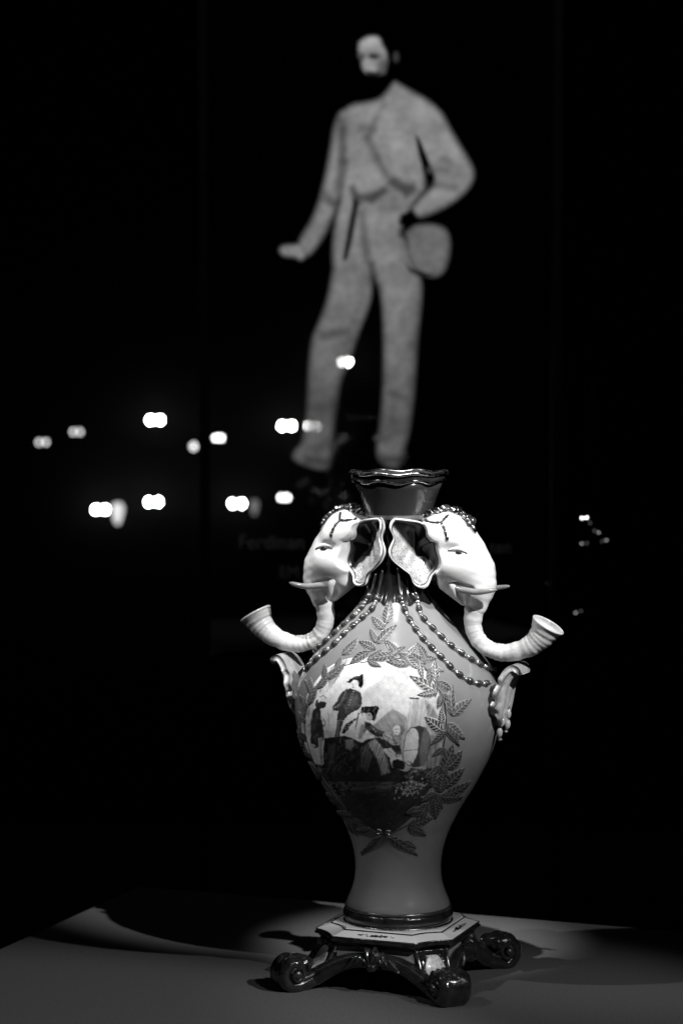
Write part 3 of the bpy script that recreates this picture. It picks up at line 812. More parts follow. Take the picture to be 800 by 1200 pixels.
for (a, b, w, st) in [((300, 400), (325, 250), 95, UP), ((280, 440), (208, 355), 75, UP), ((240, 535), (368, 412), 75, UP), ((235, 530), (195, 440), 60, UP),
                      ((230, 575), (122, 520), 70, UP), ((375, 610), (305, 515), 70, UP), ((345, 610), (172, 640), 75, UP), ((190, 590), (60, 670), 70, UP),
                      ((10, 610), (118, 495), 70, FAINT), ((470, 670), (300, 655), 60, UP), ((460, 640), (385, 600), 60, UP), ((560, 670), (438, 585), 70, UP), ((565, 640), (505, 530), 65, UP)]:
    LV.append((q8(*a), q8(*b), w / 5.714, st))
for (a, b, w, st) in [((618, 135), (615, 45), 42, MID), ((622, 182), (508, 116), 58, MID), ((622, 185), (540, 196), 42, MID), ((688, 285), (690, 150), 48, FAINT),
                      ((690, 285), (770, 214), 52, FAINT), ((662, 318), (742, 384), 62, FAINT), ((648, 352), (572, 290), 62, MID), ((640, 325), (640, 255), 40, MID),
                      ((645, 520), (690, 408), 68, LOW), ((660, 512), (728, 434), 62, LOW), ((650, 592), (740, 508), 58, LOW), ((635, 612), (652, 528), 60, LOW),
                      ((655, 622), (770, 563), 48, LOW), ((632, 630), (732, 632), 52, LOW), ((612, 640), (618, 726), 56, LOW), ((505, 752), (608, 718), 46, LOW),
                      ((505, 760), (578, 796), 50, LOW), ((420, 800), (542, 880), 46, LOW), ((480, 822), (536, 850), 36, LOW), ((390, 792), (300, 872), 34, LOW),
                      ((300, 745), (232, 722), 40, LOW), ((250, 735), (285, 790), 40, LOW), ((210, 660), (150, 640), 36, LOW), ((580, 660), (540, 720), 48, LOW), ((600, 590), (620, 500), 50, LOW),
                      ((560, 690), (490, 700), 44, LOW), ((120, 560), (80, 480), 30, FAINT), ((60, 300), (70, 200), 26, FAINT), ((80, 240), (120, 150), 34, FAINT),
                      ((120, 170), (170, 100), 34, FAINT), ((150, 130), (235, 62), 40, FAINT), ((50, 420), (38, 330), 20, FAINT), ((95, 200), (65, 130), 26, FAINT)]:
    LV.append((p4(*a), p4(*b), w / 3.636, st))
def sprigs(path, ts_, ln, wd, st, sides=(-1, 1)):
    q = catmull(np.array([p4(*p) for p in path]), 200)
    for t_ in ts_:
        k = int(t_ * 197) + 1
        d = q[k + 1] - q[k - 1]; d /= np.linalg.norm(d); nn = np.array([-d[1], d[0]])
        for sd in sides:
            l = ln * random.uniform(0.8, 1.2); a_ = random.uniform(0.45, 0.85)
            tip = q[k] + l * (d * math.cos(a_) + sd * nn * math.sin(a_))
            LV.append((tuple(q[k]), tuple(tip), wd * random.uniform(0.85, 1.15), random.choice(st)))
sprigs([(398, 797), (300, 742), (205, 652), (130, 545), (85, 440), (62, 340), (75, 240), (120, 150), (200, 85), (300, 55)],
       [0.06, 0.15, 0.24, 0.33, 0.42, 0.5], 20, 9, [LOW, LOW], (-1,))
sprigs([(62, 340), (75, 240), (120, 150), (200, 85), (300, 45)], [0.05, 0.22, 0.4, 0.58, 0.75], 17, 7.5, [FAINT, FAINT, UP], (-1,))
sprigs([(300, 50), (420, 40), (520, 36), (585, 80), (625, 150), (655, 230)], [0.05, 0.2, 0.34, 0.48, 0.62, 0.78, 0.92], 21, 9.5, [UP, UP, MID])
sprigs([(655, 230), (664, 330), (652, 420), (640, 510), (622, 600), (575, 685), (500, 752)], [0.2, 0.34, 0.48, 0.7, 0.84], 21, 10, [LOW])
for (a, b, w, st) in LV:
    leaf(a[0], a[1], b[0], b[1], w, curve=random.uniform(-0.07, 0.07), **st)
def vine(pts, r):
    q = catmull(np.array(pts), 60)
    W = on_body(q[:, 0], q[:, 1], 0.0004)
    obj('vine', *tube(to_local(W), r, 8), 'gilt_dark', vase)
vine([p4(*p) for p in ((300, 60), (420, 45), (520, 40), (575, 85), (622, 150), (655, 230), (664, 330), (652, 420), (640, 510), (622, 600), (575, 685), (500, 752), (400, 796))], 0.00045)
vine([p4(*p) for p in ((398, 797), (300, 742), (205, 652), (130, 545), (85, 440), (62, 340), (75, 240), (120, 150), (200, 85), (300, 55))], 0.00045)
vine([q8(*p) for p in ((330, 600), (300, 540), (270, 480), (295, 400), (320, 330))], 0.0007)
# bow at the foot of the wreath
kn = on_body(np.array([449.0]), np.array([978.0]), 0.001)[0]
for ang in (0.5, 2.4, -0.5, 3.6):
    a = np.array([449 + 1 * math.cos(ang), 978 - 1 * math.sin(ang)]); b = np.array([449 + 11 * math.cos(ang), 978 - 8 * math.sin(ang)])
    q = catmull(np.array([a, (a + b) / 2 + (0, -1.5), b]), 16)
    W = on_body(q[:, 0], q[:, 1], 0.0006)
    obj('bow_ribbon', *tube(to_local(W), np.sin(np.linspace(0.25, 2.9, 16)) * 0.0022, 8), 'gilt_dark', vase)

# ------------------------------------------------ strings of beads
bead_me = mesh('bead', *lathe([(0.0002, -1.0), (0.55, -0.92), (0.92, -0.45), (1.0, 0.0), (0.92, 0.45), (0.55, 0.92), (0.0002, 1.0)], 14), 'bead')
link_me = mesh('link', *lathe([(0.0002, -1.0), (0.8, -0.75), (1.0, 0.0), (0.8, 0.75), (0.0002, 1.0)], 10), 'link')
pale_me = mesh('pale_bead', *lathe([(0.0002, -1.0), (0.6, -0.9), (0.95, -0.4), (1.0, 0.0), (0.9, 0.45), (0.5, 0.92), (0.0002, 1.0)], 14), 'pale_bead')
def string_beads(P, step=0.0105, rb=0.0028, lb=0.0036, rl=0.0018, ll=0.0018, big=None):
    """P: dense local points"""
    seg = np.linalg.norm(np.diff(P, axis=0), axis=1); s = np.concatenate([[0], np.cumsum(seg)])
    def at(x): return Vector([float(np.interp(x, s, P[:, k])) for k in range(3)])
    n = int(s[-1] / step)
    for k in range(n):
        x = (k + 0.5) * step
        d = (at(x + 0.002) - at(x - 0.002)).normalized()
        o = link('bead', big or bead_me, vase, at(x), d.to_track_quat('Z', 'Y').to_euler(), (rb, rb, lb))
        for off in (-0.16, 0.16):
            x2 = x + step * 0.5 + off * step
            if x2 < s[-1]:
                link('link', link_me, vase, at(x2), (at(min(x2 + 0.002, s[-1])) - at(x2 - 0.002)).normalized().to_track_quat('Z', 'Y').to_euler(), (rl, rl, ll))
STR = [[(482, 668), (486, 690), (489, 705), (493, 720), (504, 733), (518, 747), (533, 760), (551, 772), (570, 782), (583, 787)],
       [(466, 665), (468, 690), (472, 709), (481, 728), (492, 744), (505, 758), (519, 772), (534, 787), (551, 798), (566, 801), (577, 798)],
       [(440, 672), (436, 690), (430, 702), (420, 716), (401, 733), (383, 750), (366, 764)],
       [(448, 668), (444, 690), (438, 710), (424, 724), (406, 740), (391, 755), (372, 771), (354, 788)]]
for pts in STR:
    q = catmull(np.array(pts, float), 90)
    W = on_body(q[:, 0], q[:, 1], 0.0015)
    W = W[W[:, 2] < zy(690)]
    string_beads(to_local(W))
    q = catmull(np.array(pts[:3], float), 14)
    W = on_body(q[:, 0], q[:, 1], 0.0022)
    obj('cord', *tube(to_local(W), 0.0011, 8), 'gilt_dark', vase)
# strings hanging from under the right bracket
for pts, Y in (([(592, 828), (588, 845), (585, 858), (586, 869)], -0.034), ([(594, 818), (595, 835), (594, 850), (590, 866)], -0.026)):
    q = catmull(np.array(pts, float), 40)
    P = at_y(q[:, 0], q[:, 1], Y)
    rr = np.hypot(P[:, 0], P[:, 1]); k = np.maximum(R_of(P[:, 2]) + 0.0028, rr) / rr
    P[:, 0] *= k; P[:, 1] *= k
    string_beads(to_local(P), 0.0088, 0.0026, 0.0040, 0.0018, 0.0014, pale_me)

# ------------------------------------------------ elephant heads
def head_field(X, Y, Z):
    Ya = np.abs(Y)
    f = sd_caps(X, Y, Z, (0.016, 0, 0.367), (0.0425, 0, 0.3685), 0.0190, 0.0225)
    for a, b, ra, rb in (((0.0425, 0, 0.3685), (0.0540, 0, 0.3530), 0.0225, 0.0218), ((0.0540, 0, 0.3530), (0.0640, 0, 0.3410), 0.0218, 0.0184),
                         ((0.0640, 0, 0.3410), (0.0690, 0, 0.3305), 0.0184, 0.0140), ((0.0690, 0, 0.3305), (0.0685, 0, 0.3150), 0.0125, 0.0085)):
        f = smin(f, sd_caps(X, Y, Z, a, b, ra, rb), 0.006)
    f = smin(f, sd_ell(X, Ya, Z, (0.052, 0.014, 0.349), (0.017, 0.012, 0.014)), 0.006)          # cheeks
    f = smin(f, sd_caps(X, Ya, Z, (0.034, 0.016, 0.377), (0.0530, 0.014, 0.371), 0.0085, 0.0075), 0.008)   # brow
    f = smin(f, sd_caps(X, Ya, Z, (0.046, 0.008, 0.334), (0.0565, 0.0, 0.3175), 0.009, 0.0035), 0.004)     # lower jaw
    f = -smin(-f, sd_ell(X, Ya, Z, (0.0575, 0.0245, 0.3605), (0.0085, 0.0045, 0.0045)), 0.004)            # eye hollow
    f = -smin(-f, sd_caps(X, Ya, Z, (0.056, 0.016, 0.3305), (0.066, 0.014, 0.329), 0.0045, 0.004), 0.003)  # tusk recess
    dep = (X - E_FREE[0]) * EN[0] + (-Ya - E_FREE[1]) * EN[1]                       # in front of the ear's plane
    uu = ((X - E_FREE[0]) * EU[0] + (-Ya - E_FREE[1]) * EU[1]) / ELEN * 60.0 + 455.0 - ECEN[0]
    vv = 440.0 + (CAMZ - Z) * FPX / 1.955 - ECEN[1]
    rr = np.interp(np.arctan2(vv, uu), ERA, ERR, period=2 * math.pi)
    cut = np.maximum(-(dep + 0.0128), (np.hypot(uu, vv) - rr * 0.97) * KZ)
    f = -smin(-f, cut, 0.0015)
    f = -smin(-f, sd_ell(X, Ya, Z, (0.0565, 0.0165, 0.3205), (0.0100, 0.0112, 0.0088)), 0.002)             # open mouth
    f = f + 0.00012 * np.sin(Z * 900 + X * 300) * np.clip((X - 0.06) / 0.02, 0, 1)
    return f
E_FREE = np.array([2.7, -43.5]) * KZ; E_ATT = np.array([57.8, -20.5]) * KZ
EO = np.array([(345, 240), (390, 245), (440, 255), (460, 275), (465, 305), (482, 325), (497, 330), (502, 360), (512, 400), (505, 430), (480, 460), (465, 490), (440, 500), (415, 485),
               (400, 450), (375, 430), (335, 395), (325, 360), (340, 315), (328, 280), (332, 255)], float)
EO = np.stack([350 + EO[:, 0] / 3.077, 530 + EO[:, 1] / 3.077], 1)
EO = catmull(np.vstack([EO, EO[:1]]), 193)[:-1]
ECEN = np.array([483.0, 648.0])
_d = EO - ECEN; ERA = np.arctan2(_d[:, 1], _d[:, 0]); ERR = np.hypot(_d[:, 0], _d[:, 1])
_o = np.argsort(ERA); ERA = ERA[_o]; ERR = ERR[_o]
EU = E_ATT - E_FREE; ELEN = float(np.linalg.norm(EU)); EU = EU / ELEN
EN = np.array([EU[1], -EU[0]])                                  # out of the ear, to the front
HV, HF = surface_nets(head_field, (-0.012, -0.036, 0.304), (0.092, 0.036, 0.400), 0.0011)
head_me = mesh('elephant_head', HV, HF, 'white')

def skin_y(x, z, side):
    ys = np.linspace(0.05, 0.0, 400)
    f = head_field(np.full(400, x), ys * side, np.full(400, z))
    k = np.argmax(f < 0)
    return ys[k] * side

# trunk, a horn that curls out and up
TP = np.array([(0.0672, 0.318), (0.0656, 0.309), (0.0648, 0.298), (0.0695, 0.2865), (0.0795, 0.279), (0.0950, 0.2768), (0.1125, 0.2825), (0.1230, 0.2915), (0.1285, 0.3005)])
tp = catmull(TP, 110)
tr_ = np.interp(np.linspace(0, 1, 110), [0, 0.12, 0.28, 0.50, 0.70, 0.84, 0.94, 1.0], [0.0084, 0.0080, 0.0070, 0.0066, 0.0078, 0.0098, 0.0120, 0.0137])
ts = np.linspace(0, 1, 110)
tr_ = tr_ + 0.00019 * np.sin(ts * 150 + 2.0 * np.sin(ts * 23)) * np.clip(ts * 3 - 0.3, 0, 1) * np.clip(ts * 5, 0, 1) + 0.0002 * np.sin(ts * 67 + 1)
TPts = np.stack([tp[:, 0], np.zeros(110), tp[:, 1]], 1)
tv, tf = tube(TPts, tr_, 28, up=(0, 1, 0)); tf = tf[:-2]
# hollow mouth
Tn = np.array([TPts[-1] - TPts[-2]])[0]; Tn /= np.linalg.norm(Tn)
mp_ = np.array([TPts[-1] + Tn * d for d in (0.0, 0.0009, 0.0007, -0.003, -0.010, -0.016)])
mv, mf = tube(mp_, [0.0136, 0.0135, 0.0118, 0.0100, 0.0070, 0.004], 28, up=(0, 1, 0)); mf = mf[:-2] + [mf[-1]]
trunk_me = mesh('trunk', *join([(tv, tf), (mv, mf)]), 'trunk')
ring = []
tt = np.linspace(0, 2 * math.pi, 40, endpoint=False)
side = np.array([0, 1.0, 0]); upv = np.cross(Tn, side)
ring = TPts[-1] + Tn * 0.0004 + 0.0133 * (np.cos(tt)[:, None] * side + np.sin(tt)[:, None] * upv)
rim_me = mesh('trunk_rim', *tube(ring, 0.0011, 8, closed=True, up=Tn), 'lip')
# ear: broad leaf of porcelain with a thick white edge, hollow inside
def ear_pt(px, py, depth):
    u = (px - 455.0) / 60.0
    xy = E_FREE + (E_ATT - E_FREE) * u + EN * depth
    z = CAMZ - (py - 440.0) * 1.955 / FPX
    return (xy[0], xy[1], z)
cen = np.array([483.0, 648.0])
V, G, F = [], [], []
nr, na = 46, len(EO)
dark_poly = Canvas(np.zeros((1, 2)), 0)
for i in range(nr):
    f = 1 - (i / (nr - 1)) * 0.985
    for k in range(na):
        p = cen + (EO[k] - cen) * f
        edge = f > 0.915
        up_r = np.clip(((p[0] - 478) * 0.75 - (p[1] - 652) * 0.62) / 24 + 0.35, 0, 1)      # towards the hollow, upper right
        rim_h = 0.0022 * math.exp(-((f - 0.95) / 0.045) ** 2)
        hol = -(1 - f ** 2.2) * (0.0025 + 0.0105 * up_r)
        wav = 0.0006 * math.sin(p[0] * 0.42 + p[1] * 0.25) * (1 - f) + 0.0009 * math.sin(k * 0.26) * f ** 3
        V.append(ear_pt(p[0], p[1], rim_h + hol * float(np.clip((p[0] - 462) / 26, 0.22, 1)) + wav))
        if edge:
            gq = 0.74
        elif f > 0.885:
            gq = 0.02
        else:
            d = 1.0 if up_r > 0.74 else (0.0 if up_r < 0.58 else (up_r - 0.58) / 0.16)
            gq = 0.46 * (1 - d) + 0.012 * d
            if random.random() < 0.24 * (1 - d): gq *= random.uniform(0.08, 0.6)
        G.append(gq)
nfront = len(V)
F = [q for q in grid_faces(nr, na, wrap_v=True)]
F.append(tuple((nr - 1) * na + k for k in range(na)))
# back of the ear
for i in range(6):
    f = 1 - i / 5 * 0.9
    for k in range(na):
        p = cen + (EO[k] - cen) * f
        V.append(ear_pt(p[0], p[1], -0.0030 - (1 - f ** 2) * 0.0125)); G.append(0.74)
F += [q[::-1] for q in grid_faces(6, na, wrap_v=True, off=nfront)]
F.append(tuple(nfront + 5 * na + k for k in range(na))[::-1])
for k in range(na):
    F.append((k, (k + 1) % na, nfront + (k + 1) % na, nfront + k)[::-1])
EV = np.array(V); EG = np.array(G)
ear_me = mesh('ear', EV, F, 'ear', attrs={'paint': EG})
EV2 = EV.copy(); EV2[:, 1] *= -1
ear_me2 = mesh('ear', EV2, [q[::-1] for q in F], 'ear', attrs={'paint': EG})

def sided(name, V, F, material, side):
    V = np.array(V, float); V[:, 1] *= side
    return mesh(name, V, F if side > 0 else [tuple(q)[::-1] for q in F], material)
def tusk_v():
    P = catmull(np.array([(0.054, 0.0155, 0.3300), (0.063, 0.0180, 0.3285), (0.074, 0.0195, 0.3275), (0.083, 0.0190, 0.3285), (0.0905, 0.0172, 0.3298)]), 30)
    return tube(P, np.interp(np.linspace(0, 1, 30), [0, 0.5, 0.9, 1], [0.0032, 0.0026, 0.0017, 0.0008]), 12)
def lipflap():
    P = catmull(np.array([(0.050, 0.0150, 0.3345), (0.0535, 0.0165, 0.3300), (0.0555, 0.0140, 0.3230), (0.0585, 0.0080, 0.3165)]), 20)
    return tube(P, np.interp(np.linspace(0, 1, 20), [0, 0.3, 0.8, 1], [0.002, 0.0034, 0.0022, 0.0008]), 10)

def build_head():
    h = link('elephant_head', head_me, vase)
    link('trunk', trunk_me, h); link('trunk_rim', rim_me, h);
    link('ear', ear_me, h); link('ear', ear_me2, h)
    for s in (-1, 1):
        link('tusk', sided('tusk', *tusk_v(), 'ivory', s), h)
        link('lower_lip', sided('lower_lip', *lipflap(), 'lip', s), h)
        # eye: ball, heavy upper lid, lower lid line
        ex, ez = 0.0590, 0.3590
        ey = abs(skin_y(ex, ez, s))
        V, F = lathe([(0.0001, -0.0017), (0.0014, -0.0011), (0.0019, 0), (0.0014, 0.0011), (0.0001, 0.0017)], 14)
        V = V * np.array([1.6, 0.8, 1.05]) + np.array([ex, s * (ey + 0.0001), ez]); obj('eye', V, F, 'eye', h)
        xs_ = np.linspace(-0.0078, 0.0078, 17); up_z = ez + 0.0034 - 0.0022 * (xs_ / 0.0078) ** 2 - 0.12 * xs_
        P = np.array([(ex - 0.0006 + x, s * (abs(skin_y(ex - 0.0006 + x, z, s)) + 0.0002), z) for x, z in zip(xs_, up_z)])
        obj('eyelid', *tube(P, 0.0015 * np.sin(np.linspace(0.25, 2.9, 17)) + 0.0002, 8), 'lip', h)
        P2 = P.copy(); P2[:, 2] -= 0.0011; P2[:, 1] += s * 0.0003
        obj('lid_line', *tube(P2, 0.0005, 6), 'eye', h)
        xs_ = np.linspace(-0.0044, 0.0040, 13)
        P = np.array([(ex + x, s * (abs(skin_y(ex + x, ez - 0.0022 + 0.0016 * (x / 0.0044) ** 2, s)) + 0.0001), ez - 0.0022 + 0.0016 * (x / 0.0044) ** 2) for x in xs_])
        obj('eyelid', *tube(P, 0.0007 * np.sin(np.linspace(0.25, 2.9, 13)) + 0.0001, 8), 'lip', h)
        # strap of the headdress
        for pts in ([(0.030, 0.3850), (0.0385, 0.3835), (0.0440, 0.3835)], [(0.0440, 0.3835), (0.0475, 0.3790), (0.0500, 0.3730)], [(0.0440, 0.3835), (0.0470, 0.3890)]):
            q = catmull(np.array(pts), 10)
            P = np.array([(x, s * (abs(skin_y(x, z, s)) + 0.0003), z) for x, z in q])
            obj('headdress_strap', *tube(P, 0.0012 + 0.0003 * np.sin(np.arange(10) * 2.1), 7), 'gilt_dark', h)
        x, z = 0.0505, 0.3715
        V, F = lathe([(0.0001, -0.003), (0.0012, -0.002), (0.0016, 0), (0.0009, 0.002), (0.0001, 0.003)], 10)
        V += np.array([x, s * (abs(skin_y(x, z, s)) + 0.0002), z]); obj('headdress_drop', V, F, 'gilt', h)
    # headdress: knobs along the crown, from the back to a drop on the forehead
    def crown_z(x, y):
        zs = np.linspace(0.41, 0.33, 500)
        return zs[np.argmax(head_field(np.full(500, x), np.full(500, y), zs) < 0)]
    for i, x in enumerate(np.linspace(0.024, 0.062, 12)):
        z = crown_z(x, -0.004) + 0.0008
        for yy in ((-0.0085, -0.003, 0.004) if i < 6 and i % 2 == 0 else (-0.004, 0.003)):
            r = 0.0026 + 0.0009 * ((i * 7) % 3)
            def fld(X, Y, Z, r=r):
                a = np.arctan2(Y, X); rr = np.sqrt(X * X + Y * Y + (Z * 1.15) ** 2)
                return rr - r * (1 + 0.16 * np.cos(5 * a) * np.clip(np.hypot(X, Y) / r, 0, 1))
            V, F = surface_nets(fld, (-r * 1.4,) * 3, (r * 1.4,) * 3, r / 5)
            o = obj('headdress_knob', V, F, 'gilt_dark' if i % 2 else 'gilt', h)
            o.location = (x, yy, z); o.rotation_euler = (random.uniform(-.4, .4), 0.3 + 0.07 * i, random.uniform(0, 3))
    V, F = lathe([(0.0001, -0.0055), (0.0022, -0.0035), (0.0030, 0.0), (0.0018, 0.003), (0.0001, 0.004)], 12)
    o = obj('headdress_drop', V, F, 'gilt', h); o.location = (0.0655, -0.004, crown_z(0.0645, -0.004) + 0.001); o.rotation_euler = (0, -0.55, 0)
    return h
h1 = build_head()
h1['label'] = 'white elephant head handle facing right'
h2 = h1.copy(); COL.objects.link(h2); h2.scale = (-1, 1, 1)
h2['label'] = 'white elephant head handle facing left'
for ch in list(h1.children):
    d = ch.copy(); COL.objects.link(d); d.parent = h2

# ------------------------------------------------ acanthus brackets under the trunks
def bracket():
    path = catmull(np.array([(0.0860, 0.2200), (0.0882, 0.2300), (0.0900, 0.2390), (0.0930, 0.2520), (0.0975, 0.2615), (0.1025, 0.2660), (0.1068, 0.2642), (0.1078, 0.2600)]), 46)
    nt, nsx = 46, 33
    top, bot = [], []
    T = np.gradient(path, axis=0); T /= np.linalg.norm(T, axis=1)[:, None]
    for i in range(nt):
        t = i / (nt - 1)
        hw = np.interp(t, [0, 0.08, 0.25, 0.6, 0.9, 1.0], [0.006, 0.018, 0.0225, 0.0180, 0.0145, 0.010])
        nx, nz = T[i][1], -T[i][0]
        for j in range(nsx):
            s = j / (nsx - 1) * 2 - 1
            flute = 0.0011 * math.cos(s * math.pi * 3.5)
            lob = 1 + 0.10 * math.sin(t * 40) * (abs(s) > 0.8) * (t < 0.5)
            hgt = 0.0022 + 0.0035 * math.sqrt(max(0, 1 - s * s)) + flute
            drop = -0.004 * (1 - t) ** 4 * (abs(s) ** 1.5) * 1.0
            # tips of the leaf at the lower end
            wrap = R_of(path[i][1]) * 0
            x = path[i][0] - nx * 0 + nx * hgt; z = path[i][1] + nz * hgt
            y = s * hw * lob
            z2 = z + drop * math.cos(s * 9)
            bx = math.sqrt(max((R_of(z2) - 0.0005) ** 2 - y * y, 1e-6))
            if t < 0.22:
                x = max(x, bx + 0.0008 + hgt * 0.6)
            top.append((x, y, z2)); bot.append((x - nx * (hgt + 0.0025), y * 0.94, z2 - nz * (hgt + 0.0025)))
    V = np.array(top + bot); n = nt * nsx
    F = grid_faces(nt, nsx) + [q[::-1] for q in grid_faces(nt, nsx, off=n)]
    for i in range(nt - 1):
        a, b = i * nsx, (i + 1) * nsx
        F.append((a, a + n, b + n, b)[::-1]); a += nsx - 1; b += nsx - 1; F.append((a, b, b + n, a + n)[::-1])
    for j in range(nsx - 1):
        F.append((j, j + 1, j + 1 + n, j + n)[::-1]); k = (nt - 1) * nsx + j; F.append((k, k + n, k + 1 + n, k + 1)[::-1])
    return V, F
M['bracket'] = mat('bracket_glaze', 0.40, 0.28, coat=0.3, noise=0.25, nscale=120, bump=0.2, bscale=260)
bv, bf = bracket()
br = obj('leaf_bracket', bv, bf, 'bracket', vase)
b2 = br.copy(); COL.objects.link(b2); b2.scale = (-1, 1, 1)

# ------------------------------------------------ foot mouldings, square plate and scroll feet
zt = zy(1067.5)
t = np.linspace(0, 2 * math.pi, 120, endpoint=False)
obj('gilt_ring', *tube(np.stack([0.0433 * np.cos(t), 0.0433 * np.sin(t), np.full(120, zy(1060))], 1), 0.0014, 10, closed=True, up=(0, 0, 1)), 'gilt_dark', vase)
obj('torus_moulding', *lathe([(0.040, zt + 0.0050), (0.0432, zt + 0.0046), (0.0452, zt + 0.0030), (0.0462, zt), (0.0456, zt - 0.0032), (0.0438, zt - 0.0054), (0.036, zt - 0.006)], 120), 'foot', vase)
obj('gilt_ring', *tube(np.stack([0.0452 * np.cos(t), 0.0452 * np.sin(t), np.full(120, zt - 0.0061)], 1), 0.0009, 8, closed=True, up=(0, 0, 1)), 'gilt', vase)
zp = zt - 0.0066
print('plate z', zp)
def octa(a, cch, z):
    """square with concave cut corners, counter-clockwise, 4 x 6 points"""
    pts = []
    for q in range(4):
        cs, sn = math.cos(q * math.pi / 2), math.sin(q * math.pi / 2)
        # side +x from (a, -(a-c)) to (a, a-c), then the corner, bowed inward
        loc = [(a, -(a - cch)), (a, a - cch)]
        for f in (0.25, 0.5, 0.75):
            x = a - cch * f; y = a - cch * (1 - f)
            k = 0.0022 * math.sin(math.pi * f)
            loc.append((x - k, y - k))
        for (x, y) in loc: pts.append((x * cs - y * sn, x * sn + y * cs, z))
    return pts
def octa_stack(levels):
    V = []
    for (a, cch, z) in levels: V += octa(a, cch, z)
    n = 20
    F = [f[::-1] for f in grid_faces(len(levels), n, wrap_v=True)]
    F.append(tuple(range(n))); F.append(tuple((len(levels) - 1) * n + k for k in range(n))[::-1])
    return V, F
def flip(VF): return VF[0], [tuple(q)[::-1] for q in VF[1]]
obj('plate', *octa_stack([(0.0470, 0.0185, zp), (0.0480, 0.0188, zp - 0.0012), (0.0590, 0.0235, zp - 0.0050), (0.0592, 0.0236, zp - 0.0078)]), 'white', vase, smooth=False)
zb = zp - 0.0063
obj('plate_edge', *octa_stack([(0.0590, 0.0235, zb), (0.0604, 0.0240, zb - 0.0006), (0.0606, 0.0240, zb - 0.0022), (0.0575, 0.0230, zb - 0.0040), (0.0560, 0.0225, zb - 0.0068), (0.0545, 0.0220, zb - 0.0072)]), 'foot', vase, smooth=False)
P = np.array(octa(0.0484, 0.0190, zp - 0.0010))
P2 = np.array(octa(0.0594, 0.0236, zp - 0.0053))
def poly_ring(P, r):
    Q = []
    n = len(P)
    for i in range(n):
        for f in (0.0, 0.5): Q.append(P[i] * (1 - f) + P[(i + 1) % n] * f)
    return tube(np.array(Q), r, 6, closed=True, up=(0, 0, 1))
obj('gilt_line', *poly_ring(P, 0.0006), 'dark', vase)
obj('gilt_line', *poly_ring(P2, 0.0007), 'gilt_dark', vase)
zbot = zb - 0.0072
# small dark flower sprays on the white slope of the plate
for q in range(4):
    blobs = []
    for k in range(60):
        u = max(-1, min(1, random.gauss(0, 0.5))); s = u * 0.015; v = random.gauss(0, 0.22) * (1 - 0.6 * abs(u))
        a = 0.0535 + v * 0.0045; z = zp - 0.0012 - (a - 0.048) / 0.011 * 0.0038 + 0.0002
        r = random.uniform(0.0005, 0.0012)
        V, F = lathe([(0.00005, -0.0002), (r, 0), (0.00005, 0.0003)], 7)
        x, y = a, s
        cs, sn = math.cos(q * math.pi / 2), math.sin(q * math.pi / 2)
        V = V + np.array([x * cs - y * sn, x * sn + y * cs, z]); blobs.append((V, F))
    obj('flower_spray', *join(blobs), 'dark', vase)

# scroll legs
def leg_path():
    pts = [(0.0590, zbot + 0.001), (0.0595, zbot - 0.005), (0.0620, 0.0270), (0.0670, 0.0190), (0.0750, 0.0125), (0.0850, 0.0075), (0.0945, 0.0050)]
    P = list(catmull(np.array(pts), 40))
    c0 = np.array([0.1005, 0.0150]); r0 = 0.0118
    for k in range(1, 52):
        a = -math.pi / 2 - 0.30 + k * 0.165
        r = r0 * (1 - k / 51 * 0.72) 
        P.append(c0 + r * np.array([math.cos(a), math.sin(a)]) + np.array([0, 0.0]) )
    return np.array(P)
LP = leg_path()
LP[:, 0] = 0.059 + (LP[:, 0] - 0.059) * 0.92
def ribbon(P, hw, hh, y0=0.0, expo=3.0, nseg=20, offn=0.0, flute=0.0):
    n = len(P); T = np.gradient(P, axis=0); T /= np.linalg.norm(T, axis=1)[:, None]
    V = []
    for i in range(n):
        nx, nz = -T[i][1], T[i][0]
        for s in range(nseg):
            a = 2 * math.pi * s / nseg
            ca, sa = math.cos(a), math.sin(a)
            ya = math.copysign(abs(ca) ** (2 / expo), ca) * hw[i]; na = math.copysign(abs(sa) ** (2 / expo), sa) * hh[i] + offn + flute * math.cos(ya / max(hw[i], 1e-6) * 9.4) * (0.5 + 0.5 * math.sin(i * 0.55)) * sa
            V.append((P[i][0] + nx * na, y0 + ya, P[i][1] + nz * na))
    F = grid_faces(n, nseg, wrap_v=True)
    F.append(tuple(range(nseg))); F.append(tuple((n - 1) * nseg + s for s in range(nseg))[::-1])
    return np.array(V), F
n = len(LP); tl = np.linspace(0, 1, n)
hw = np.interp(tl, [0, 0.15, 0.4, 0.6, 0.8, 1.0], [0.0158, 0.0150, 0.0138, 0.0140, 0.0152, 0.0168])
hh = np.interp(tl, [0, 0.3, 0.5, 0.75, 1.0], [0.0050, 0.0062, 0.0060, 0.0040, 0.0030])
legV, legF = ribbon(LP, hw, hh, nseg=56, flute=0.0011)
k0, k1 = 9, 33
panV, panF = ribbon(LP[k0:k1], 0.0092 * np.sin(np.linspace(0.35, 2.85, k1 - k0)), np.full(k1 - k0, 0.0008), offn=0.0060)
rails = [tube(np.stack([LP[:62, 0] - np.gradient(LP, axis=0)[:62, 1] * 0, np.full(62, s * 1.0) * hw[:62] * 0.86, LP[:62, 1]], 1)
              + np.stack([-np.gradient(LP, axis=0)[:62, 1], np.zeros(62), np.gradient(LP, axis=0)[:62, 0]], 1)
              / np.linalg.norm(np.gradient(LP, axis=0)[:62], axis=1)[:, None] * (hh[:62] * 0.85)[:, None], 0.0016, 8) for s in (-1, 1)]
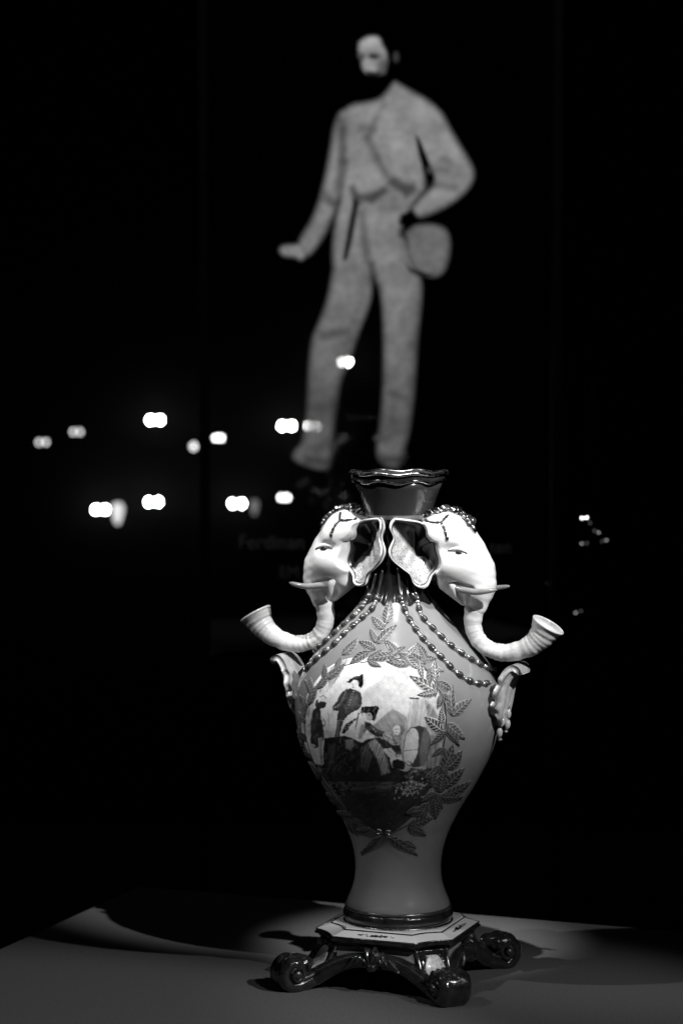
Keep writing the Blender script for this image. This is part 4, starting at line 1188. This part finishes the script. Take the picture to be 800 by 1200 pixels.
def scroll_acanthus(X, Y, Z):
    # lobed leaf lying over the top of the scroll
    w = 1 + 0.10 * np.cos(X * 700)
    f = sd_ell(X, Y / w, Z, (0.0945, 0, 0.0215), (0.0120, 0.0155, 0.0062))
    f = smin(f, sd_ell(X, Y, Z, (0.1050, 0, 0.0235), (0.0060, 0.0110, 0.0040)), 0.003)
    return f + 0.0007 * np.cos(np.abs(Y) * 1250 - X * 260) + 0.0002 * np.sin(X * 1500)
acV, acF = surface_nets(scroll_acanthus, (0.078, -0.022, 0.010), (0.116, 0.022, 0.034), 0.0008)
acV[:, 0] -= 0.0030
M['foot_white'] = mat('foot_panel_glaze', 0.62, 0.3, coat=0.2, noise=0.35, nscale=420)
leg_me = mesh('scroll_foot', legV, legF, 'foot'); pan_me = mesh('white_panel', panV, panF, 'foot_white')
rail_me = mesh('foot_rail', *join(rails), 'gilt_dark'); ac_me = mesh('acanthus_tuft', acV, acF, 'foot')
eyeV, eyeF = [], []
for s in (-1, 1):
    V, F = lathe([(0.0001, -0.002), (0.0028, -0.0014), (0.0036, 0.0), (0.0028, 0.0014), (0.0001, 0.002)], 16)
    V = V[:, [0, 2, 1]] + np.array([0.1005, s * 0.0158, 0.0150]); V[:, 0] -= 0.0033; eyeV.append((V, F))
for q in range(4):
    o = link('scroll_foot', leg_me, vase, None, (0, 0, math.pi / 4 + q * math.pi / 2))
    link('white_panel', pan_me, o); link('foot_moulding', rail_me, o); link('acanthus_tuft', ac_me, o)
    for V, F in eyeV: obj('scroll_eye', V, F, 'gilt_dark', o)

# aprons between the feet
arch = catmull(np.array([(-0.064, 0.0080), (-0.052, 0.0095), (-0.042, 0.0150), (-0.030, 0.0215), (-0.016, 0.0255), (0, 0.0262), (0.016, 0.0255), (0.030, 0.0215), (0.042, 0.0150), (0.052, 0.0095), (0.064, 0.0080)]), 60)
dep = 0.0570 + 0.007 * np.clip((np.abs(arch[:, 0]) - 0.02) / 0.044, 0, 1) ** 1.3
archP = np.stack([dep, arch[:, 0], arch[:, 1]], 1)
arch_me = mesh('arch_moulding', *tube(archP, 0.0064 + 0.0012 * np.abs(arch[:, 0]) / 0.064, 14, up=(0, 0, 1)), 'foot')
arch2 = archP.copy(); arch2[:, 0] += 0.0050; arch2[:, 2] += 0.0042
arch_g = mesh('arch_gilding', *tube(arch2, 0.0010, 7, up=(0, 0, 1)), 'gilt_dark')
sel = np.abs(arch[:, 0]) < 0.0365
ap = archP[sel]
V = [(0.0535, p[1], zbot + 0.002) for p in ap] + [(0.0560, p[1], p[2]) for p in ap] + [(0.049, p[1], zbot + 0.002) for p in ap] + [(0.050, p[1], p[2]) for p in ap]
m = len(ap); F = []
for i in range(m - 1):
    F += [(i, m + i, m + i + 1, i + 1), (2 * m + i, 2 * m + i + 1, 3 * m + i + 1, 3 * m + i), (m + i, 3 * m + i, 3 * m + i + 1, m + i + 1)]
apron_me = mesh('apron_panel', V, F, 'apron', False)
def cart(X, Y, Z):
    # fluted shell with two curled leaves at its sides
    Ya = np.abs(Y)
    a = np.arctan2(Z - 0.0235, Y); d = np.hypot(Z - 0.0235, Y)
    f = sd_ell(X, Y, Z, (0.0615, 0, 0.0295), (0.0055, 0.0105, 0.0090)) + 0.0009 * np.cos(11 * a) * np.clip(d / 0.008, 0, 1)
    f = smin(f, sd_ell(X, Ya, Z, (0.0625, 0.0125, 0.0275), (0.0045, 0.0070, 0.0042)) + 0.0006 * np.cos(Ya * 1300 + Z * 900), 0.0022)
    f = smin(f, sd_caps(X, Ya, Z, (0.0630, 0.0165, 0.0260), (0.0640, 0.0225, 0.0205), 0.0034, 0.0016), 0.002)
    f = smin(f, sd_ell(X, Y, Z, (0.0645, 0, 0.0225), (0.0040, 0.0048, 0.0036)), 0.0012)
    return f + 0.00025 * np.sin(Y * 1900) * np.sin(Z * 1700)
cart_me = mesh('cartouche', *surface_nets(cart, (0.055, -0.024, 0.014), (0.072, 0.024, 0.046), 0.0007), 'foot')
for q in range(4):
    r = (0, 0, q * math.pi / 2)
    o = link('apron', apron_me, vase, None, r)
    link('arch_moulding', arch_me, o); link('arch_gilding', arch_g, o); link('cartouche', cart_me, o)
